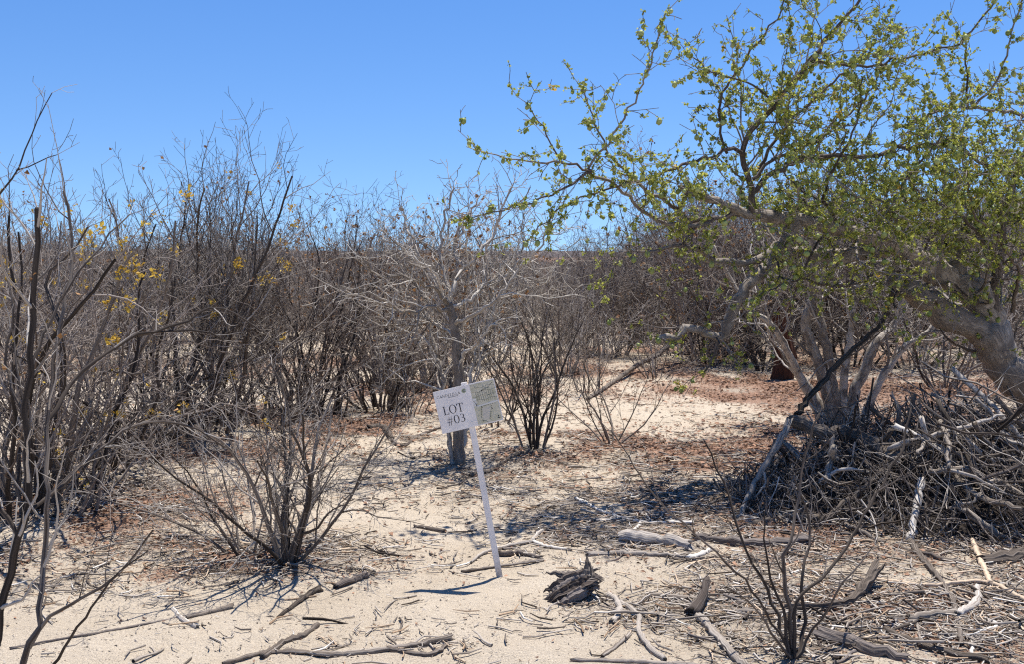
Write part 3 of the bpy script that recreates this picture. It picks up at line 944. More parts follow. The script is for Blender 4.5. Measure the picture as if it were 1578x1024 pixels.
# ------------------------------------------------------------------ pale tree behind the sign
def build_pale_tree():
    base = gp(706, 716)
    D = base.y
    S = [
     ([(708, 724, D), (707, 690, D), (706, 640, D), (707, 590, D), (704, 540, D), (700, 500, D), (693, 470, D)], 9, 6.5),
     ([(693, 472, D), (680, 455, D - .1), (655, 440, D - .2), (620, 428, D - .3), (588, 424, D - .3), (560, 400, D - .4)], 4, 1.4),
     ([(690, 476, D), (660, 470, D - .2), (620, 480, D - .3), (580, 455, D - .5), (545, 448, D - .5), (520, 448, D - .5)], 3.6, 1.2),
     ([(694, 470, D), (700, 440, D), (715, 415, D + .1), (735, 395, D + .1), (760, 360, D + .2), (775, 320, D + .2), (790, 285, D + .2)], 4, 1.4),
     ([(697, 472, D), (730, 455, D + .1), (745, 440, D + .2), (780, 425, D + .2), (800, 400, D + .3)], 3.6, 1.2),
     ([(700, 500, D), (740, 478, D - .2), (775, 450, D - .3), (800, 415, D - .3), (830, 385, D - .4), (850, 340, D - .4)], 3.6, 1.2),
     ([(703, 560, D), (740, 520, D - .2), (758, 500, D - .3), (773, 498, D - .3), (780, 520, D - .3)], 3, 1.1),
     ([(692, 470, D), (690, 430, D + .1), (678, 390, D + .2), (685, 340, D + .2), (700, 290, D + .2)], 4, 1.4),
     ([(690, 466, D), (665, 420, D), (640, 380, D), (620, 330, D + .1)], 3.6, 1.3),
     ([(680, 456, D - .1), (672, 420, D - .3), (640, 400, D - .4), (610, 372, D - .5)], 2.8, 1.1),
     ([(715, 415, D + .1), (700, 385, D + .3), (720, 340, D + .3), (740, 300, D + .4)], 2.8, 1.1),
     ([(699, 714, D + .1), (690, 640, D + .2), (676, 560, D + .3), (660, 500, D + .4), (640, 440, D + .4), (612, 400, D + .5)], 4.5, 1.5),
     ([(712, 714, D + .1), (722, 620, D + .2), (735, 540, D + .3), (765, 470, D + .4), (790, 430, D + .5), (812, 372, D + .5)], 4.0, 1.4),
     ([(700, 520, D), (672, 500, D + .2), (640, 500, D + .3), (600, 520, D + .4), (590, 560, D + .4)], 2.8, 1.1),
    ]
    h = Habit(jit=(0.1, 0.26, 0.32, 0.35), dens=(5.0, 9.0, 9.0), ratio=(0.5, 0.5, 0.5), minlen=(0.22, 0.12, 0.05), ang=(0.8, 0.85, 0.9), tip=0.0021, up=(0, 0.06, 0.06, 0.03))
    root = empty('pale_tree', base)
    tag(root, 'small bare tree with whitish tangled branches standing just behind the lot sign', 'tree')
    br = []
    for i, (pts, r0, r1) in enumerate(S):
        kk = 1.0 if i == 0 else 0.9
        p, r = guide(pts, r0 * kk, r1 * kk, 0.05, 0.004 if i == 0 else 0.012)
        nm = 'trunk' if i == 0 else 'limb'
        mobj(nm, tubes(nm, [(p, r, 10, 0.3 if i == 0 else random.random())], M_tree if i == 0 else M_pale, base), root)
        if i: ramify(br, p, r, 0, h, dens=13.0)
    p, r = guide([(697, 716, D), (694, 690, D), (690, 660, D)], 4, 3, 0.05, 0.003)
    mobj('side_stem', tubes('side_stem', [(p, r, 8, 0.5)], M_tree, base), root)
    mobj('twigs', tubes('twigs', strip(br), M_pale, base), root, kind='stuff')
build_pale_tree()

# ------------------------------------------------------------------ shrubs one by one
def shrub(name, label, px, py, height, spread, n, r, h, m_stem, m_twig, cat='shrub', lean=0.0, clump=0.08, dry=0.0, flower=0.0, dry_size=0.028, group=None):
    base = gp(px, py)
    root = empty(name, base)
    tag(root, label, cat, group)
    br = shrub_branches(height, spread, n, r, h, lean, clump)
    finish_shrub(root, br, m_stem, m_twig)
    if clump >= 0.2:         # short dead stems crowding the foot
        hd = Habit(maxlvl=2, dens=(4.0, 5.0, 4.0), jit=(0.14, 0.25, 0.3, 0.3), ang=(0.6, 0.8, 0.8))
        db = shrub_branches(0.62, spread * 1.1, 22, 0.013, hd, 0.0, clump * 1.25)
        mobj('dead_stems', tubes('dead_stems', strip(db), M_dark), root, kind='stuff')
    if dry:
        sp = tips(br, (2, 3), dry, 0.6)
        mobj('dry_leaves', foliage_mesh('dry_leaves', sp, M_dry, dry_size, 2, 0.02, 1), root, kind='stuff')
    if flower:
        # blossoms come in a few sprays
        cand = tips(br, (1, 2), 1.0, 0.5)
        random.shuffle(cand)
        sp = []
        for q, d in cand[:int(flower)]:
            for _ in range(random.randint(3, 9)):
                sp.append((q + rv(0.02), d))
        mobj('flowers', foliage_mesh('flowers', sp, M_flower, 0.030, 3, 0.02), root, kind='stuff')
    return root

random.seed(21)
shrub('bare_shrub', 'small bare shrub with many fine twigs standing alone on the sand, front left', 441, 868, 1.0, 0.82, 12, 0.016, H_fine, M_dark, M_twig, clump=0.035)
shrub('bare_shrub', 'low slanting bare shrub close beside the fine-twigged front shrub', 375, 852, 0.80, 1.0, 8, 0.009, H_fine, M_dark, M_twig, clump=0.05, lean=-0.35)
shrub('bare_shrub', 'dark upright bare shrub growing just right of the lot sign', 826, 690, 1.4, 0.44, 13, 0.013, H_upright, M_dark, M_dark, clump=0.10)
shrub('bare_shrub', 'thin V-shaped bare shrub right of the dark upright one', 942, 684, 0.85, 0.75, 7, 0.010, H_upright, M_dark, M_dark, clump=0.05, lean=-0.2)
random.seed(22)
shrub('flowering_shrub', 'dense dark shrub with scattered yellow blossoms at the left edge', 45, 782, 1.75, 0.62, 19, 0.021, H_upright, M_dark, M_brown, clump=0.35, flower=50)
shrub('flowering_shrub', 'tangled brown shrub with a few yellow blossoms behind the left-edge shrub', 150, 722, 1.65, 0.75, 14, 0.017, H_wide, M_dark, M_brown, clump=0.3, flower=36)
shrub('tall_bare_shrub', 'tall dark many-stemmed shrub reaching the sky, left of centre', 300, 664, 2.15, 0.48, 18, 0.020, H_upright, M_dark, M_twig, clump=0.35, dry=0.03, flower=26)
shrub('tall_bare_shrub', 'tall shrub with dry brown leaves at its tips, left of the pale tree', 480, 640, 2.05, 0.52, 18, 0.018, H_upright, M_dark, M_brown, clump=0.3, dry=0.05)
shrub('bare_shrub', 'low tangled brown shrub between the two tall left shrubs', 400, 655, 1.15, 0.95, 16, 0.012, H_wide, M_brown, M_twig, clump=0.25)
shrub('bare_shrub', 'dark brown clumped shrub left of the pale tree trunk', 592, 632, 1.25, 0.65, 15, 0.015, H_upright, M_dark, M_brown, clump=0.22)
shrub('bare_shrub', 'brushy low grey shrub with arching stems in front of the tall left shrub', 215, 690, 1.2, 1.0, 13, 0.012, H_wide, M_twig, M_twig, clump=0.2)
random.seed(23)
shrub('brown_leaved_shrub', 'tall fluted shrub topped with curled brown leaves behind the pale tree', 676, 598, 2.1, 0.34, 11, 0.046, H_upright, M_pale, M_pale, clump=0.3, dry=0.32, dry_size=0.055)
shrub('brown_leaved_shrub', 'shrub with brown leaf tufts further left behind the dark brown clump', 590, 590, 1.95, 0.5, 13, 0.022, H_upright, M_dark, M_twig, clump=0.3, dry=0.25, dry_size=0.05)

random.seed(24)
for nm, lab, px, py, hh, sp_, n_, r_, hb, m1, m2 in (
    ('bare_shrub', 'small thin shrub in front of the pale tree stems, left of the sign', 632, 640, 0.75, 0.8, 8, 0.009, H_bushy, M_dark, M_dark),
    ('bare_shrub', 'low dark shrub between the pale tree and the dark upright shrub', 762, 655, 0.95, 0.6, 9, 0.010, H_bushy, M_dark, M_dark),
    ('bare_shrub', 'grey twiggy shrub behind the dark upright shrub', 868, 580, 1.55, 0.6, 11, 0.014, H_bushy, M_twig, M_twig),
    ('bare_shrub', 'grey shrub standing behind the sand clearing left of the leafy tree', 955, 548, 1.6, 0.65, 11, 0.015, H_bushy, M_twig, M_twig),
    ('bare_shrub', 'dense dark low shrub under the drooping limb of the leafy tree', 1095, 560, 1.25, 0.95, 15, 0.014, H_wide, M_dark, M_dark),
    ('bare_shrub', 'dark tangled shrub behind the red-brown stump', 1175, 572, 1.7, 0.75, 13, 0.016, H_wide, M_dark, M_dark),
    ('bare_shrub', 'tangled grey shrub behind the brush pile beside the thick trunk', 1455, 600, 1.5, 0.8, 12, 0.014, H_wide, M_dark, M_twig),
    ('bare_shrub', 'wispy pale shrub on the sand clearing, nearer the leafy tree', 1010, 585, 1.0, 0.8, 8, 0.010, H_bushy, M_twig, M_twig),
    ('bare_shrub', 'thin grey shrub in the middle of the sand clearing', 905, 606, 1.05, 0.6, 6, 0.009, H_bushy, M_twig, M_twig),
    ('bare_shrub', 'low grey scrub at the back of the sand clearing', 1040, 548, 1.4, 0.8, 11, 0.012, H_wide, M_twig, M_twig),
    ('bare_shrub', 'grey shrub at the back of the clearing left of the far stump', 905, 545, 1.5, 0.65, 11, 0.013, H_bushy, M_brown, M_twig),
    ('bare_shrub', 'pale grey shrub behind the sign, right of the pale tree stems', 765, 560, 1.5, 0.65, 11, 0.014, H_bushy, M_pale, M_twig)):
    shrub(nm, lab, px, py, hh, sp_, n_, r_, hb, m1, m2, clump=0.15)

# ------------------------------------------------------------------ foreground shrub at the left edge, and the young shrub at lower right
def build_front_left():
    base = at(5, 1150, 3.35); base.z = float(gz(base.x, base.y))
    D = 3.4
    S = [
     ([(-30, 1150, D), (-10, 1010, D), (2, 940, D), (28, 830, D), (44, 778, D), (42, 700, D), (38, 645, D), (48, 520, D), (56, 400, D), (57, 322, D)], 7, 4),
     ([(10, 1140, D - .1), (35, 1020, D - .1), (58, 965, D - .1), (68, 860, D), (72, 760, D), (74, 640, D + .1), (92, 500, D + .1), (112, 390, D + .2), (98, 295, D + .2)], 6, 2),
     ([(45, 1000, D - .1), (80, 950, D - .1), (130, 923, D - .2), (182, 884, D - .2), (210, 850, D - .25), (236, 818, D - .3)], 3.6, 1.4),
     ([(44, 790, D), (82, 760, D + .1), (126, 722, D + .2), (190, 665, D + .3), (252, 650, D + .4), (304, 663, D + .4), (345, 690, D + .4)], 3.4, 1.4),
     ([(60, 1060, D - .1), (110, 985, D - .2), (150, 925, D - .3), (185, 880, D - .3), (228, 850, D - .4)], 2.8, 1.0),
     ([(74, 650, D + .1), (110, 590, D + .2), (168, 544, D + .3), (211, 516, D + .4), (265, 503, D + .5), (324, 473, D + .6), (362, 482, D + .6), (402, 510, D + .6)], 3.6, 1.4),
     ([(211, 518, D + .4), (262, 510, D + .5), (320, 512, D + .5), (345, 525, D + .5)], 2.5, 1.2),
     ([(48, 560, D), (90, 470, D + .1), (150, 380, D + .2), (200, 330, D + .3)], 2.8, 1.0),
     ([(38, 650, D), (10, 560, D + .1), (20, 470, D + .1), (5, 380, D + .2)], 2.8, 1.2),
     ([(30, 830, D), (10, 800, D), (-20, 770, D)], 4, 3),
     ([(95, 505, D + .1), (70, 440, D + .2), (100, 400, D + .2), (135, 350, D + .2)], 3, 1.5),
     ([(-40, 345, D + .6), (5, 292, D + .6), (28, 255, D + .6), (50, 205, D + .6), (80, 143, D + .6)], 2, 0.7),
     ([(25, 262, D + .6), (45, 258, D + .6), (75, 243, D + .6), (88, 238, D + .6)], 1.2, 0.6),
    ]
    h = Habit(jit=(0.08, 0.14, 0.2, 0.24), dens=(3.0, 6.5, 6.0), minlen=(0.12, 0.06, 0.03), ratio=(0.30, 0.45, 0.45), tip=0.0009, seg=(0.05, 0.045, 0.035, 0.03))
    root, br = guided('front_shrub', 'nearest bare shrub with smooth bluish grey stems at the lower left corner', 'shrub', base, S, h, M_dark, M_twig, 7.0, 0.9, sides=9, k_jit=0.004, tint=0.4)
    sp = [(p - base, d) for p, d in tips(br, (1, 2), 0.10, 0.7)]
    mobj('dry_leaves', foliage_mesh('dry_leaves', sp, M_dry, 0.022, 2, 0.015, 1), root, kind='stuff')
build_front_left()

def build_sapling():
    base = gp(1222, 1016)
    D = base.y
    S = [
     ([(1222, 1024, D), (1220, 960, D), (1210, 900, D), (1204, 855, D), (1216, 835, D), (1232, 770, D + .1), (1240, 700, D + .1), (1262, 640, D + .1)], 4.5, 1.4),
     ([(1224, 1022, D), (1228, 930, D), (1278, 880, D + .1), (1332, 795, D + .3), (1390, 692, D + .5), (1404, 630, D + .6)], 3.4, 1.4),
     ([(1218, 1020, D), (1198, 972, D), (1135, 882, D - .1), (1072, 826, D - .2), (1017, 774, D - .2), (977, 722, D - .3), (942, 665, D - .3)], 2.6, 0.9),
     ([(1220, 1020, D), (1190, 930, D + .1), (1150, 850, D + .1), (1115, 745, D + .2), (1085, 680, D + .2)], 3.5, 1.1),
     ([(1226, 1020, D), (1240, 960, D + .1), (1235, 890, D + .1), (1250, 820, D + .2), (1225, 740, D + .2)], 4, 1.2),
     ([(1222, 1020, D), (1195, 985, D - .1), (1165, 940, D - .2), (1120, 905, D - .3)], 3, 1),
     ([(1224, 1020, D), (1255, 970, D), (1300, 900, D - .1), (1340, 850, D - .1)], 3, 1),
     ([(1217, 1022, D), (1205, 940, D), (1180, 870, D), (1178, 790, D)], 3.5, 1),
    ]
    h = Habit(jit=(0.06, 0.12, 0.18, 0.2), dens=(4, 5, 4), minlen=(0.10, 0.05, 0.03), ratio=(0.25, 0.4, 0.4), tip=0.0008, seg=(0.05, 0.045, 0.035, 0.03), up=(0, 0.06, 0.06, 0.04))
    guided('young_shrub', 'slender young shrub with whip-like dark stems before the brush pile', 'shrub', base, S, h, M_dark, M_dark, 5.5, 0.9, sides=7, k_jit=0.004, tint=0.4)
build_sapling()

# ------------------------------------------------------------------ dead red-brown trunks seen under the trees
def dead_trunk(label, px, py, h_, r):
    base = gp(px, py)
    root = empty('tree_stump', base)
    tag(root, label, 'stump')
    n, k = 9, 18
    V = []
    for i in range(n):
        z = -0.05 + h_ * i / (n - 1)
        for j in range(k):
            a = 2 * PI * j / k
            q = r * (1.15 - 0.25 * i / n) * (1 + 0.16 * (j % 2) + random.gauss(0, 0.06))
            zz = z + (random.uniform(-0.12, 0.10) if i == n - 1 else 0)
            V.append((q * math.cos(a) + 0.05 * math.sin(i * .6), q * math.sin(a), zz))
    idx = np.arange(n * k).reshape(n, k)
    F = np.stack([idx[:-1], np.roll(idx, -1, 1)[:-1], np.roll(idx, -1, 1)[1:], idx[1:]], -1).reshape(-1, 4)
    V = np.array(V)
    mobj('bark', raw_mesh('bark', V, [F], M_red, uv=V, tint=np.full(len(V), 0.4), smooth=False), root)
    p, rr_ = spline([(0, 0, h_ * 0.6), (0.05, 0.0, h_ * 0.9), (0.12, 0.02, h_ * 1.12)], 0.06, 0.004, [r * 0.55, r * 0.5, r * 0.18])
    mobj('broken_top', tubes('broken_top', [(p, rr_, 9, 0.4)], M_red), root)
dead_trunk('red-brown dead stump standing under the leafy tree', 1203, 585, 0.95, 0.12)
dead_trunk('reddish dead stump standing far back beside the thicket', 985, 508, 0.8, 0.13)

# ------------------------------------------------------------------ background thicket: copies of a few grown shrubs
random.seed(31)
VAR = []
for v in range(9):
    hh = H_bg
    sp_ = (0.5, 0.6, 0.45, 0.7, 0.55, 0.8, 0.4, 0.6, 0.5)[v]
    br = shrub_branches(2.2, sp_, 15, 0.017, hh, 0.0, 0.28)
    me = tubes('thicket_shrub', strip(br), (M_twig, M_brown, M_brown, M_twig, M_twig, M_dark, M_pale, M_twig, M_brown)[v])
    dl = None
    if v in (1, 4, 8):
        dl = foliage_mesh('dry_leaves', tips(br, (2, 3), 0.12, 0.5), M_dry, 0.05, 2, 0.03, 1)
    VAR.append((me, dl))
print('bg tris', [len(m.polygons) * 2 for m, d in VAR])

def tall_at(px):
    """how tall the far shrubs stand across the picture"""
    xs = [-200, 60, 140, 200, 300, 390, 430, 500, 560, 640, 760, 830, 900, 960, 1050, 1200, 1400, 1800]
    hs = [2.3, 2.3, 2.0, 1.85, 2.4, 2.1, 1.85, 2.15, 1.85, 2.1, 1.95, 1.85, 1.9, 2.1, 2.7, 2.9, 2.9, 2.9]
    return float(np.interp(px, xs, hs))

def open_sand(px, py):
    """clearings where no shrub stands"""
    if 720 < px < 1060 and py > 556: return True
    if 380 < px < 720 and py > 610: return True
    return False

rows = [(565, 'mid'), (545, 'mid'), (525, 'mid'), (508, 'mid'), (492, 'far'), (479, 'far'), (468, 'far'), (459, 'far'), (451, 'far'), (445, 'far'), (440, 'far')]
ZONES = [(110, 'behind the left-edge blossoms'), (230, 'behind the tangled blossoming shrub'), (350, 'behind the tallest dark shrub'), (450, 'between the two tall shrubs'),
         (550, 'behind the dry-leaved tall shrub'), (640, 'behind the dark brown clump'), (750, 'behind the pale tree'), (850, 'behind the dark upright shrub'),
         (960, 'beyond the sand clearing'), (1080, 'behind the drooping limb'), (1200, 'behind the red-brown stump'), (1330, 'behind the grey-stemmed tree'), (1460, 'behind the brush pile'), (9999, 'behind the thick trunk')]
LOOKS = ['grey twiggy', 'brown dry-leaved', 'brown', 'grey spreading', 'grey dry-leaved', 'dark spreading', 'pale', 'grey twiggy', 'brown dry-leaved']
cnt = 0
for ri, (py, band) in enumerate(rows):
    d = gd(py)
    stepx = max(1.15, d * 0.05) * FPX / d
    px = -60 + random.random() * stepx
    while px < IW + 80:
        q = px + random.gauss(0, stepx * 0.22); yy = py + random.gauss(0, 5)
        px += stepx
        if open_sand(q, yy): continue
        if ri < 2 and q < 540 and random.random() < 0.2: continue
        dd = gd(yy)
        x = (q - IW / 2) / FPX * dd
        H = tall_at(q) * random.uniform(0.72, 1.12)
        me, dl = random.choice(VAR)
        z = float(gz(x, dd))
        o = mobj('thicket_shrub', me)
        o.location = (x, dd, z - 0.02)
        o.rotation_euler = (0, 0, random.random() * 6.28)
        s = H / 2.42
        o.scale = (s * random.uniform(0.9, 1.25), s * random.uniform(0.9, 1.25), s)
        wh = next(w for lim, w in ZONES if q < lim)
        bd = 'at middle distance' if ri < 4 else 'far back' if ri < 8 else 'farthest back'
        vi = [m_[0] for m_ in VAR].index(me)
        look = LOOKS[vi]
        if H > tall_at(q) * 1.0: look = 'tall ' + look
        elif H < tall_at(q) * 0.82: look = 'low ' + look
        tag(o, look + ' thicket shrub ' + bd + ' ' + wh, 'shrub', 'thicket shrubs ' + bd)
        if dl is not None:
            mobj('dry_leaves', dl, o, kind='stuff')
        cnt += 1
print('thicket shrubs', cnt)

def build_far_scrub():
    """the scrub beyond: one mass out to the ridge"""
    rng = np.random.default_rng(3)
    n_pl, n_tw = 1000, 80
    d = 40 * (420 / 40.0) ** (rng.random(n_pl) ** 1.5)
    x = (rng.random(n_pl) * 2 - 1) * (d * 0.62 + 3)
    px = x / d * FPX + IW / 2
    H = np.array([tall_at(a) for a in px]) * rng.uniform(0.6, 1.05, n_pl)
    H = np.where((px > 740) & (px < 960), np.minimum(H, 1.75), H)
    z = gz(x, d)
    hill = np.clip((d - 330) / 260, 0, 1)
    z = z + hill * hill * (3 - 2 * hill) * 5.0
    c = np.stack([x, d, z], -1)[:, None, :]
    az = rng.random((n_pl, n_tw)) * 2 * PI
    el = rng.uniform(0.25, 1.5, (n_pl, n_tw))
    L = H[:, None] * rng.uniform(0.35, 1.0, (n_pl, n_tw))
    dirs = np.stack([np.cos(az) * np.cos(el), np.sin(az) * np.cos(el), np.sin(el)], -1)
    org = c + np.stack([rng.normal(0, .35, (n_pl, n_tw)), rng.normal(0, .35, (n_pl, n_tw)), rng.random((n_pl, n_tw)) * 0.35 * H[:, None]], -1) * np.array([1, 1, 1.0])
    tip = org + dirs * L[..., None] * np.array([0.75, 0.75, 0.8])
    tip[..., 2] = np.minimum(tip[..., 2], c[..., 2] + H[:, None])
    w = (0.006 + 0.00016 * d)[:, None, None]
    perp = np.stack([-np.sin(az + .8), np.cos(az + .8), np.zeros_like(az)], -1)
    a = org + perp * w; b = org - perp * w
    up = np.cross(dirs, perp) * w
    V = np.stack([a, b, org + up * 1.6, tip], 2).reshape(-1, 3)
    m = n_pl * n_tw
    i0 = np.arange(m) * 4
    F = np.concatenate([np.stack([i0, i0 + 1, i0 + 3], -1), np.stack([i0 + 1, i0 + 2, i0 + 3], -1), np.stack([i0 + 2, i0, i0 + 3], -1)])
    t = np.repeat(rng.random(m), 4)
    me = raw_mesh('far_scrub', V, [F], M_twig, uv=V, tint=t, smooth=False)
    o = mobj('far_scrub', me, kind='stuff')
    tag(o, 'far grey-brown scrub reaching to the ridge', 'scrub')
build_far_scrub()

# ------------------------------------------------------------------ logs and fallen branches
def log_mesh(name, pts, rad, mat, sides=16, groove=0.12, ragged=0.6, origin=(0, 0, 0), seed=0, tint=0.5):
    """a weathered log: grooved along the grain, splintered ends"""
    rd = random.Random(seed)
    og = Vector(origin)
    rm = max(rad)
    prof = [1 + groove * rd.uniform(-1, 1) for _ in range(sides)]
    n = len(pts)
    V, U = [], []
    u1 = None
    ln = 0.0
    for i in range(n):
        a = pts[max(0, i - 1)]; b = pts[min(n - 1, i + 1)]
        tg = (b - a).normalized()
        if u1 is None: u1 = tg.orthogonal().normalized()
        u1 = (u1 - tg * u1.dot(tg)).normalized()
        u2 = tg.cross(u1)
        if i: ln += (pts[i] - pts[i - 1]).length
        tw = 0.25 * ln / max(0.05, rm * 8)
        for j in range(sides):
            an = 2 * PI * j / sides + tw
            r = rad[i] * prof[j] * (1 + groove * 0.5 * rd.uniform(-1, 1))
            q = pts[i] + (u1 * math.cos(an) + u2 * math.sin(an)) * r
            if i == 0: q = q - tg * rad[i] * ragged * rd.uniform(-0.4, 1.3)
            if i == n - 1: q = q + tg * rad[i] * ragged * rd.uniform(-0.4, 1.3)
            V.append(tuple(q - og)); U.append((math.cos(an) * rm, math.sin(an) * rm, ln + seed * 1.7))
    idx = np.arange(n * sides).reshape(n, sides)
    F = np.stack([idx[:-1], np.roll(idx, -1, 1)[:-1], np.roll(idx, -1, 1)[1:], idx[1:]], -1).reshape(-1, 4)
    caps = []
    for e, i in ((0, 0), (1, n - 1)):
        tg = (pts[1] - pts[0]).normalized() if e == 0 else (pts[-1] - pts[-2]).normalized()
        c = pts[i] + tg * rad[i] * ragged * (0.5 if e == 0 else -0.5)
        V.append(tuple(c - og)); U.append((0, 0, ln * e))
        ci = len(V) - 1
        for j in range(sides):
            t = (idx[i, (j + 1) % sides], idx[i, j], ci)
            caps.append(t if e == 0 else t[::-1])
    V = np.array(V)
    return raw_mesh(name, V, [F, np.array(caps)], mat, uv=np.array(U), tint=np.full(len(V), tint), smooth=sides < 16)

def ground_branch(name, label, cat, px_pts, r0, r1, mat, lift=0.6, forks=(), group=None, sides=12, groove=0.16, tint=0.5, ragged=0.9, seed=[0]):
    seed[0] += 1
    def conv(pp, a, b):
        P = []
        n = len(pp)
        for i, q in enumerate(pp):
            g = gp(q[0], q[1])
            r = (a + (b - a) * i / (n - 1)) * g.y / FPX
            z = r * lift + (q[2] if len(q) > 2 else 0.0)
            P.append((g + Vector((0, 0, z)), r))
        st = max(0.02, min(0.06, max(x[1] for x in P) * 1.2))
        p, r = spline([x[0] for x in P], st, P[0][1] * 0.16, [x[1] for x in P])
        return p, [q * (1 + random.gauss(0, 0.11)) for q in r]
    p, r = conv(px_pts, r0, r1)
    o = mobj(name, log_mesh(name, p, r, mat, sides, groove, ragged, p[0], seed[0], tint))
    o.location = p[0]
    tag(o, label, cat, group)
    for f in forks:
        fp, fr = conv(f[0], f[1], f[2])
        mobj('fork', log_mesh('fork', fp, fr, mat, 9, groove, 0.7, p[0], seed[0] + 50, tint), o)
    return o

random.seed(41)
GB = ground_branch
GB('log', 'short thick pale grey log with ragged ends near the brush pile', 'log', [(956, 836), (990, 836), (1030, 842), (1062, 848)], 9.6, 9.6, M_bleach, 0.7, sides=18, groove=0.10, tint=0.3)
GB('dead_branch', 'dark dead branch lying under the short pale log', 'branch', [(905, 858), (950, 856), (1000, 858), (1055, 862)], 4.0, 4.0, M_log)
GB('log', 'long dark log half buried beside the brush pile', 'log', [(1072, 834), (1120, 840), (1180, 842), (1245, 838)], 7.2, 8.8, M_logd, 0.5, sides=16)
GB('dead_branch', 'white peeled forked branch above the short pale log', 'branch', [(886, 770), (930, 792), (985, 807), (1030, 808), (1068, 809)], 2.0, 3.2, M_bleach, 0.8, forks=[([(988, 807), (982, 816), (972, 822)], 3, 2)], tint=0.7)
GB('wood_piece', 'small white wood piece right of the short pale log', 'wood', [(1060, 864), (1078, 858), (1096, 850)], 4.0, 3.2, M_bleach, tint=0.8)
GB('bark_piece', 'curved pale brown bark piece right of the root fragment', 'bark', [(936, 920), (950, 928), (955, 945), (944, 962)], 4.8, 5.6, M_log, 0.5, tint=0.7)
GB('dead_branch', 'grey branch on bare sand ending at a dark splintered chunk', 'branch', [(985, 932), (1003, 922), (1040, 925), (1078, 928)], 3.2, 5.6, M_log, tint=0.6)
GB('wood_piece', 'dark splintered chunk standing among sticks at lower right of centre', 'wood', [(1066, 952), (1078, 940, 0.03), (1090, 925, 0.09)], 11.2, 4.0, M_logd, groove=0.25)
GB('dead_branch', 'thick grey branch running down to the bottom edge right of centre', 'branch', [(1072, 950), (1092, 972), (1118, 1000), (1150, 1034)], 6.4, 7.2, M_log)
GB('dead_branch', 'crooked grey branch curling down the open sand below the root fragment', 'branch', [(955, 930), (983, 952), (984, 975), (1000, 1000), (1024, 1020)], 4.0, 4.8, M_log, tint=0.6)
GB('dead_branch', 'short straight stick pointing up at the bottom right of centre', 'branch', [(928, 1014), (950, 998), (970, 980)], 3.2, 3.2, M_log, tint=0.6)
GB('dead_branch', 'dark branch along the bottom edge right of centre', 'branch', [(880, 1020), (960, 1022), (1090, 1030)], 3.0, 4.2, M_log)
GB('log', 'grey log with upturned splintered end behind the young shrub', 'log', [(1222, 942), (1270, 942), (1312, 932), (1334, 915, 0.02), (1350, 902, 0.06)], 6.4, 9.5, M_log, 0.6, sides=18, groove=0.3, tint=0.3, ragged=2.2)
GB('dead_branch', 'pale slender branch left of the upturned grey log', 'branch', [(1128, 944), (1180, 948), (1225, 948)], 4.0, 4.8, M_bleach, tint=0.2)
GB('log', 'dark flat log at the bottom edge right of the young shrub', 'log', [(1262, 982), (1310, 996), (1350, 1010), (1398, 1020)], 12.0, 7.2, M_logd, 0.6, sides=18, groove=0.16, tint=0.8)
GB('log', 'long narrow brown log at the bottom edge in the right corner', 'log', [(1366, 975), (1420, 998), (1460, 1010), (1520, 1022)], 5.6, 6.4, M_log, 0.6, tint=0.15)
GB('dead_branch', 'long bent grey branch reaching from the brush pile down to the corner', 'branch', [(1343, 806), (1392, 822), (1412, 852), (1464, 922), (1482, 996)], 4.8, 4.0, M_log, 0.8, tint=0.55)
GB('dead_branch', 'long tan peeled branch lying across the litter at right', 'branch', [(1352, 896), (1430, 906), (1480, 902), (1530, 904), (1600, 942)], 2.4, 4.0, M_tan, 1.2, forks=[([(1498, 838), (1510, 868), (1526, 903)], 4, 4)], tint=0.8)
GB('dead_branch', 'pale curved branch stub at right above the white bent stick', 'branch', [(1506, 908), (1502, 935), (1474, 952)], 5.6, 7.2, M_bleach, tint=0.3)
GB('dead_branch', 'blunt grey-tan branch beside the pale curved stub', 'branch', [(1402, 958), (1440, 952), (1474, 950)], 6.4, 6.4, M_log, tint=0.75)
GB('dead_branch', 'white bent stick in the lower right corner', 'branch', [(1518, 956), (1536, 968), (1500, 984), (1498, 1014)], 3.2, 4.0, M_bleach, tint=0.85)
GB('dead_branch', 'long gnarled grey branch along the bottom edge left of centre', 'branch', [(345, 1026), (420, 1008), (520, 1012), (600, 1004), (660, 994), (694, 986)], 3.6, 5.4, M_log, 0.6,
   forks=[([(404, 1016), (440, 992), (468, 982), (490, 966)], 5, 4), ([(600, 1004), (660, 1012), (690, 996)], 5, 3)], groove=0.2, tint=0.6)
GB('dead_branch', 'grey splintered branch left of the dark chunk on the sand', 'branch', [(428, 954), (450, 938), (478, 918), (492, 912)], 2.4, 6.0, M_log, tint=0.35)
GB('wood_piece', 'dark chunk of wood below the small fine-twigged shrub', 'wood', [(517, 908), (540, 900), (564, 890)], 4.8, 6.0, M_logd, groove=0.22, tint=0.5)
GB('wood_piece', 'white forked wood piece on open sand at lower left', 'wood', [(266, 940), (280, 956), (303, 969)], 3.2, 4.0, M_bleach, tint=0.9)
GB('dead_branch', 'grey branch beside the white forked wood piece', 'branch', [(288, 954), (325, 946), (357, 938)], 2.4, 4.0, M_log, tint=0.5)
GB('dead_branch', 'long thin dark branch lying across the sand at lower left', 'branch', [(16, 1002), (80, 990), (150, 978), (225, 964), (350, 938)], 1.8, 1.5, M_logd, 1.2, tint=0.8)
GB('wood_piece', 'small brown stub lying on the open sand path left of the stake', 'wood', [(640, 814), (660, 817), (684, 822)], 3.2, 4.0, M_log, tint=0.2)
GB('dead_branch', 'thin grey stick crossing behind the foot of the sign stake', 'branch', [(712, 884), (770, 876), (838, 866)], 2.4, 2.4, M_log, 1.0, tint=0.5)
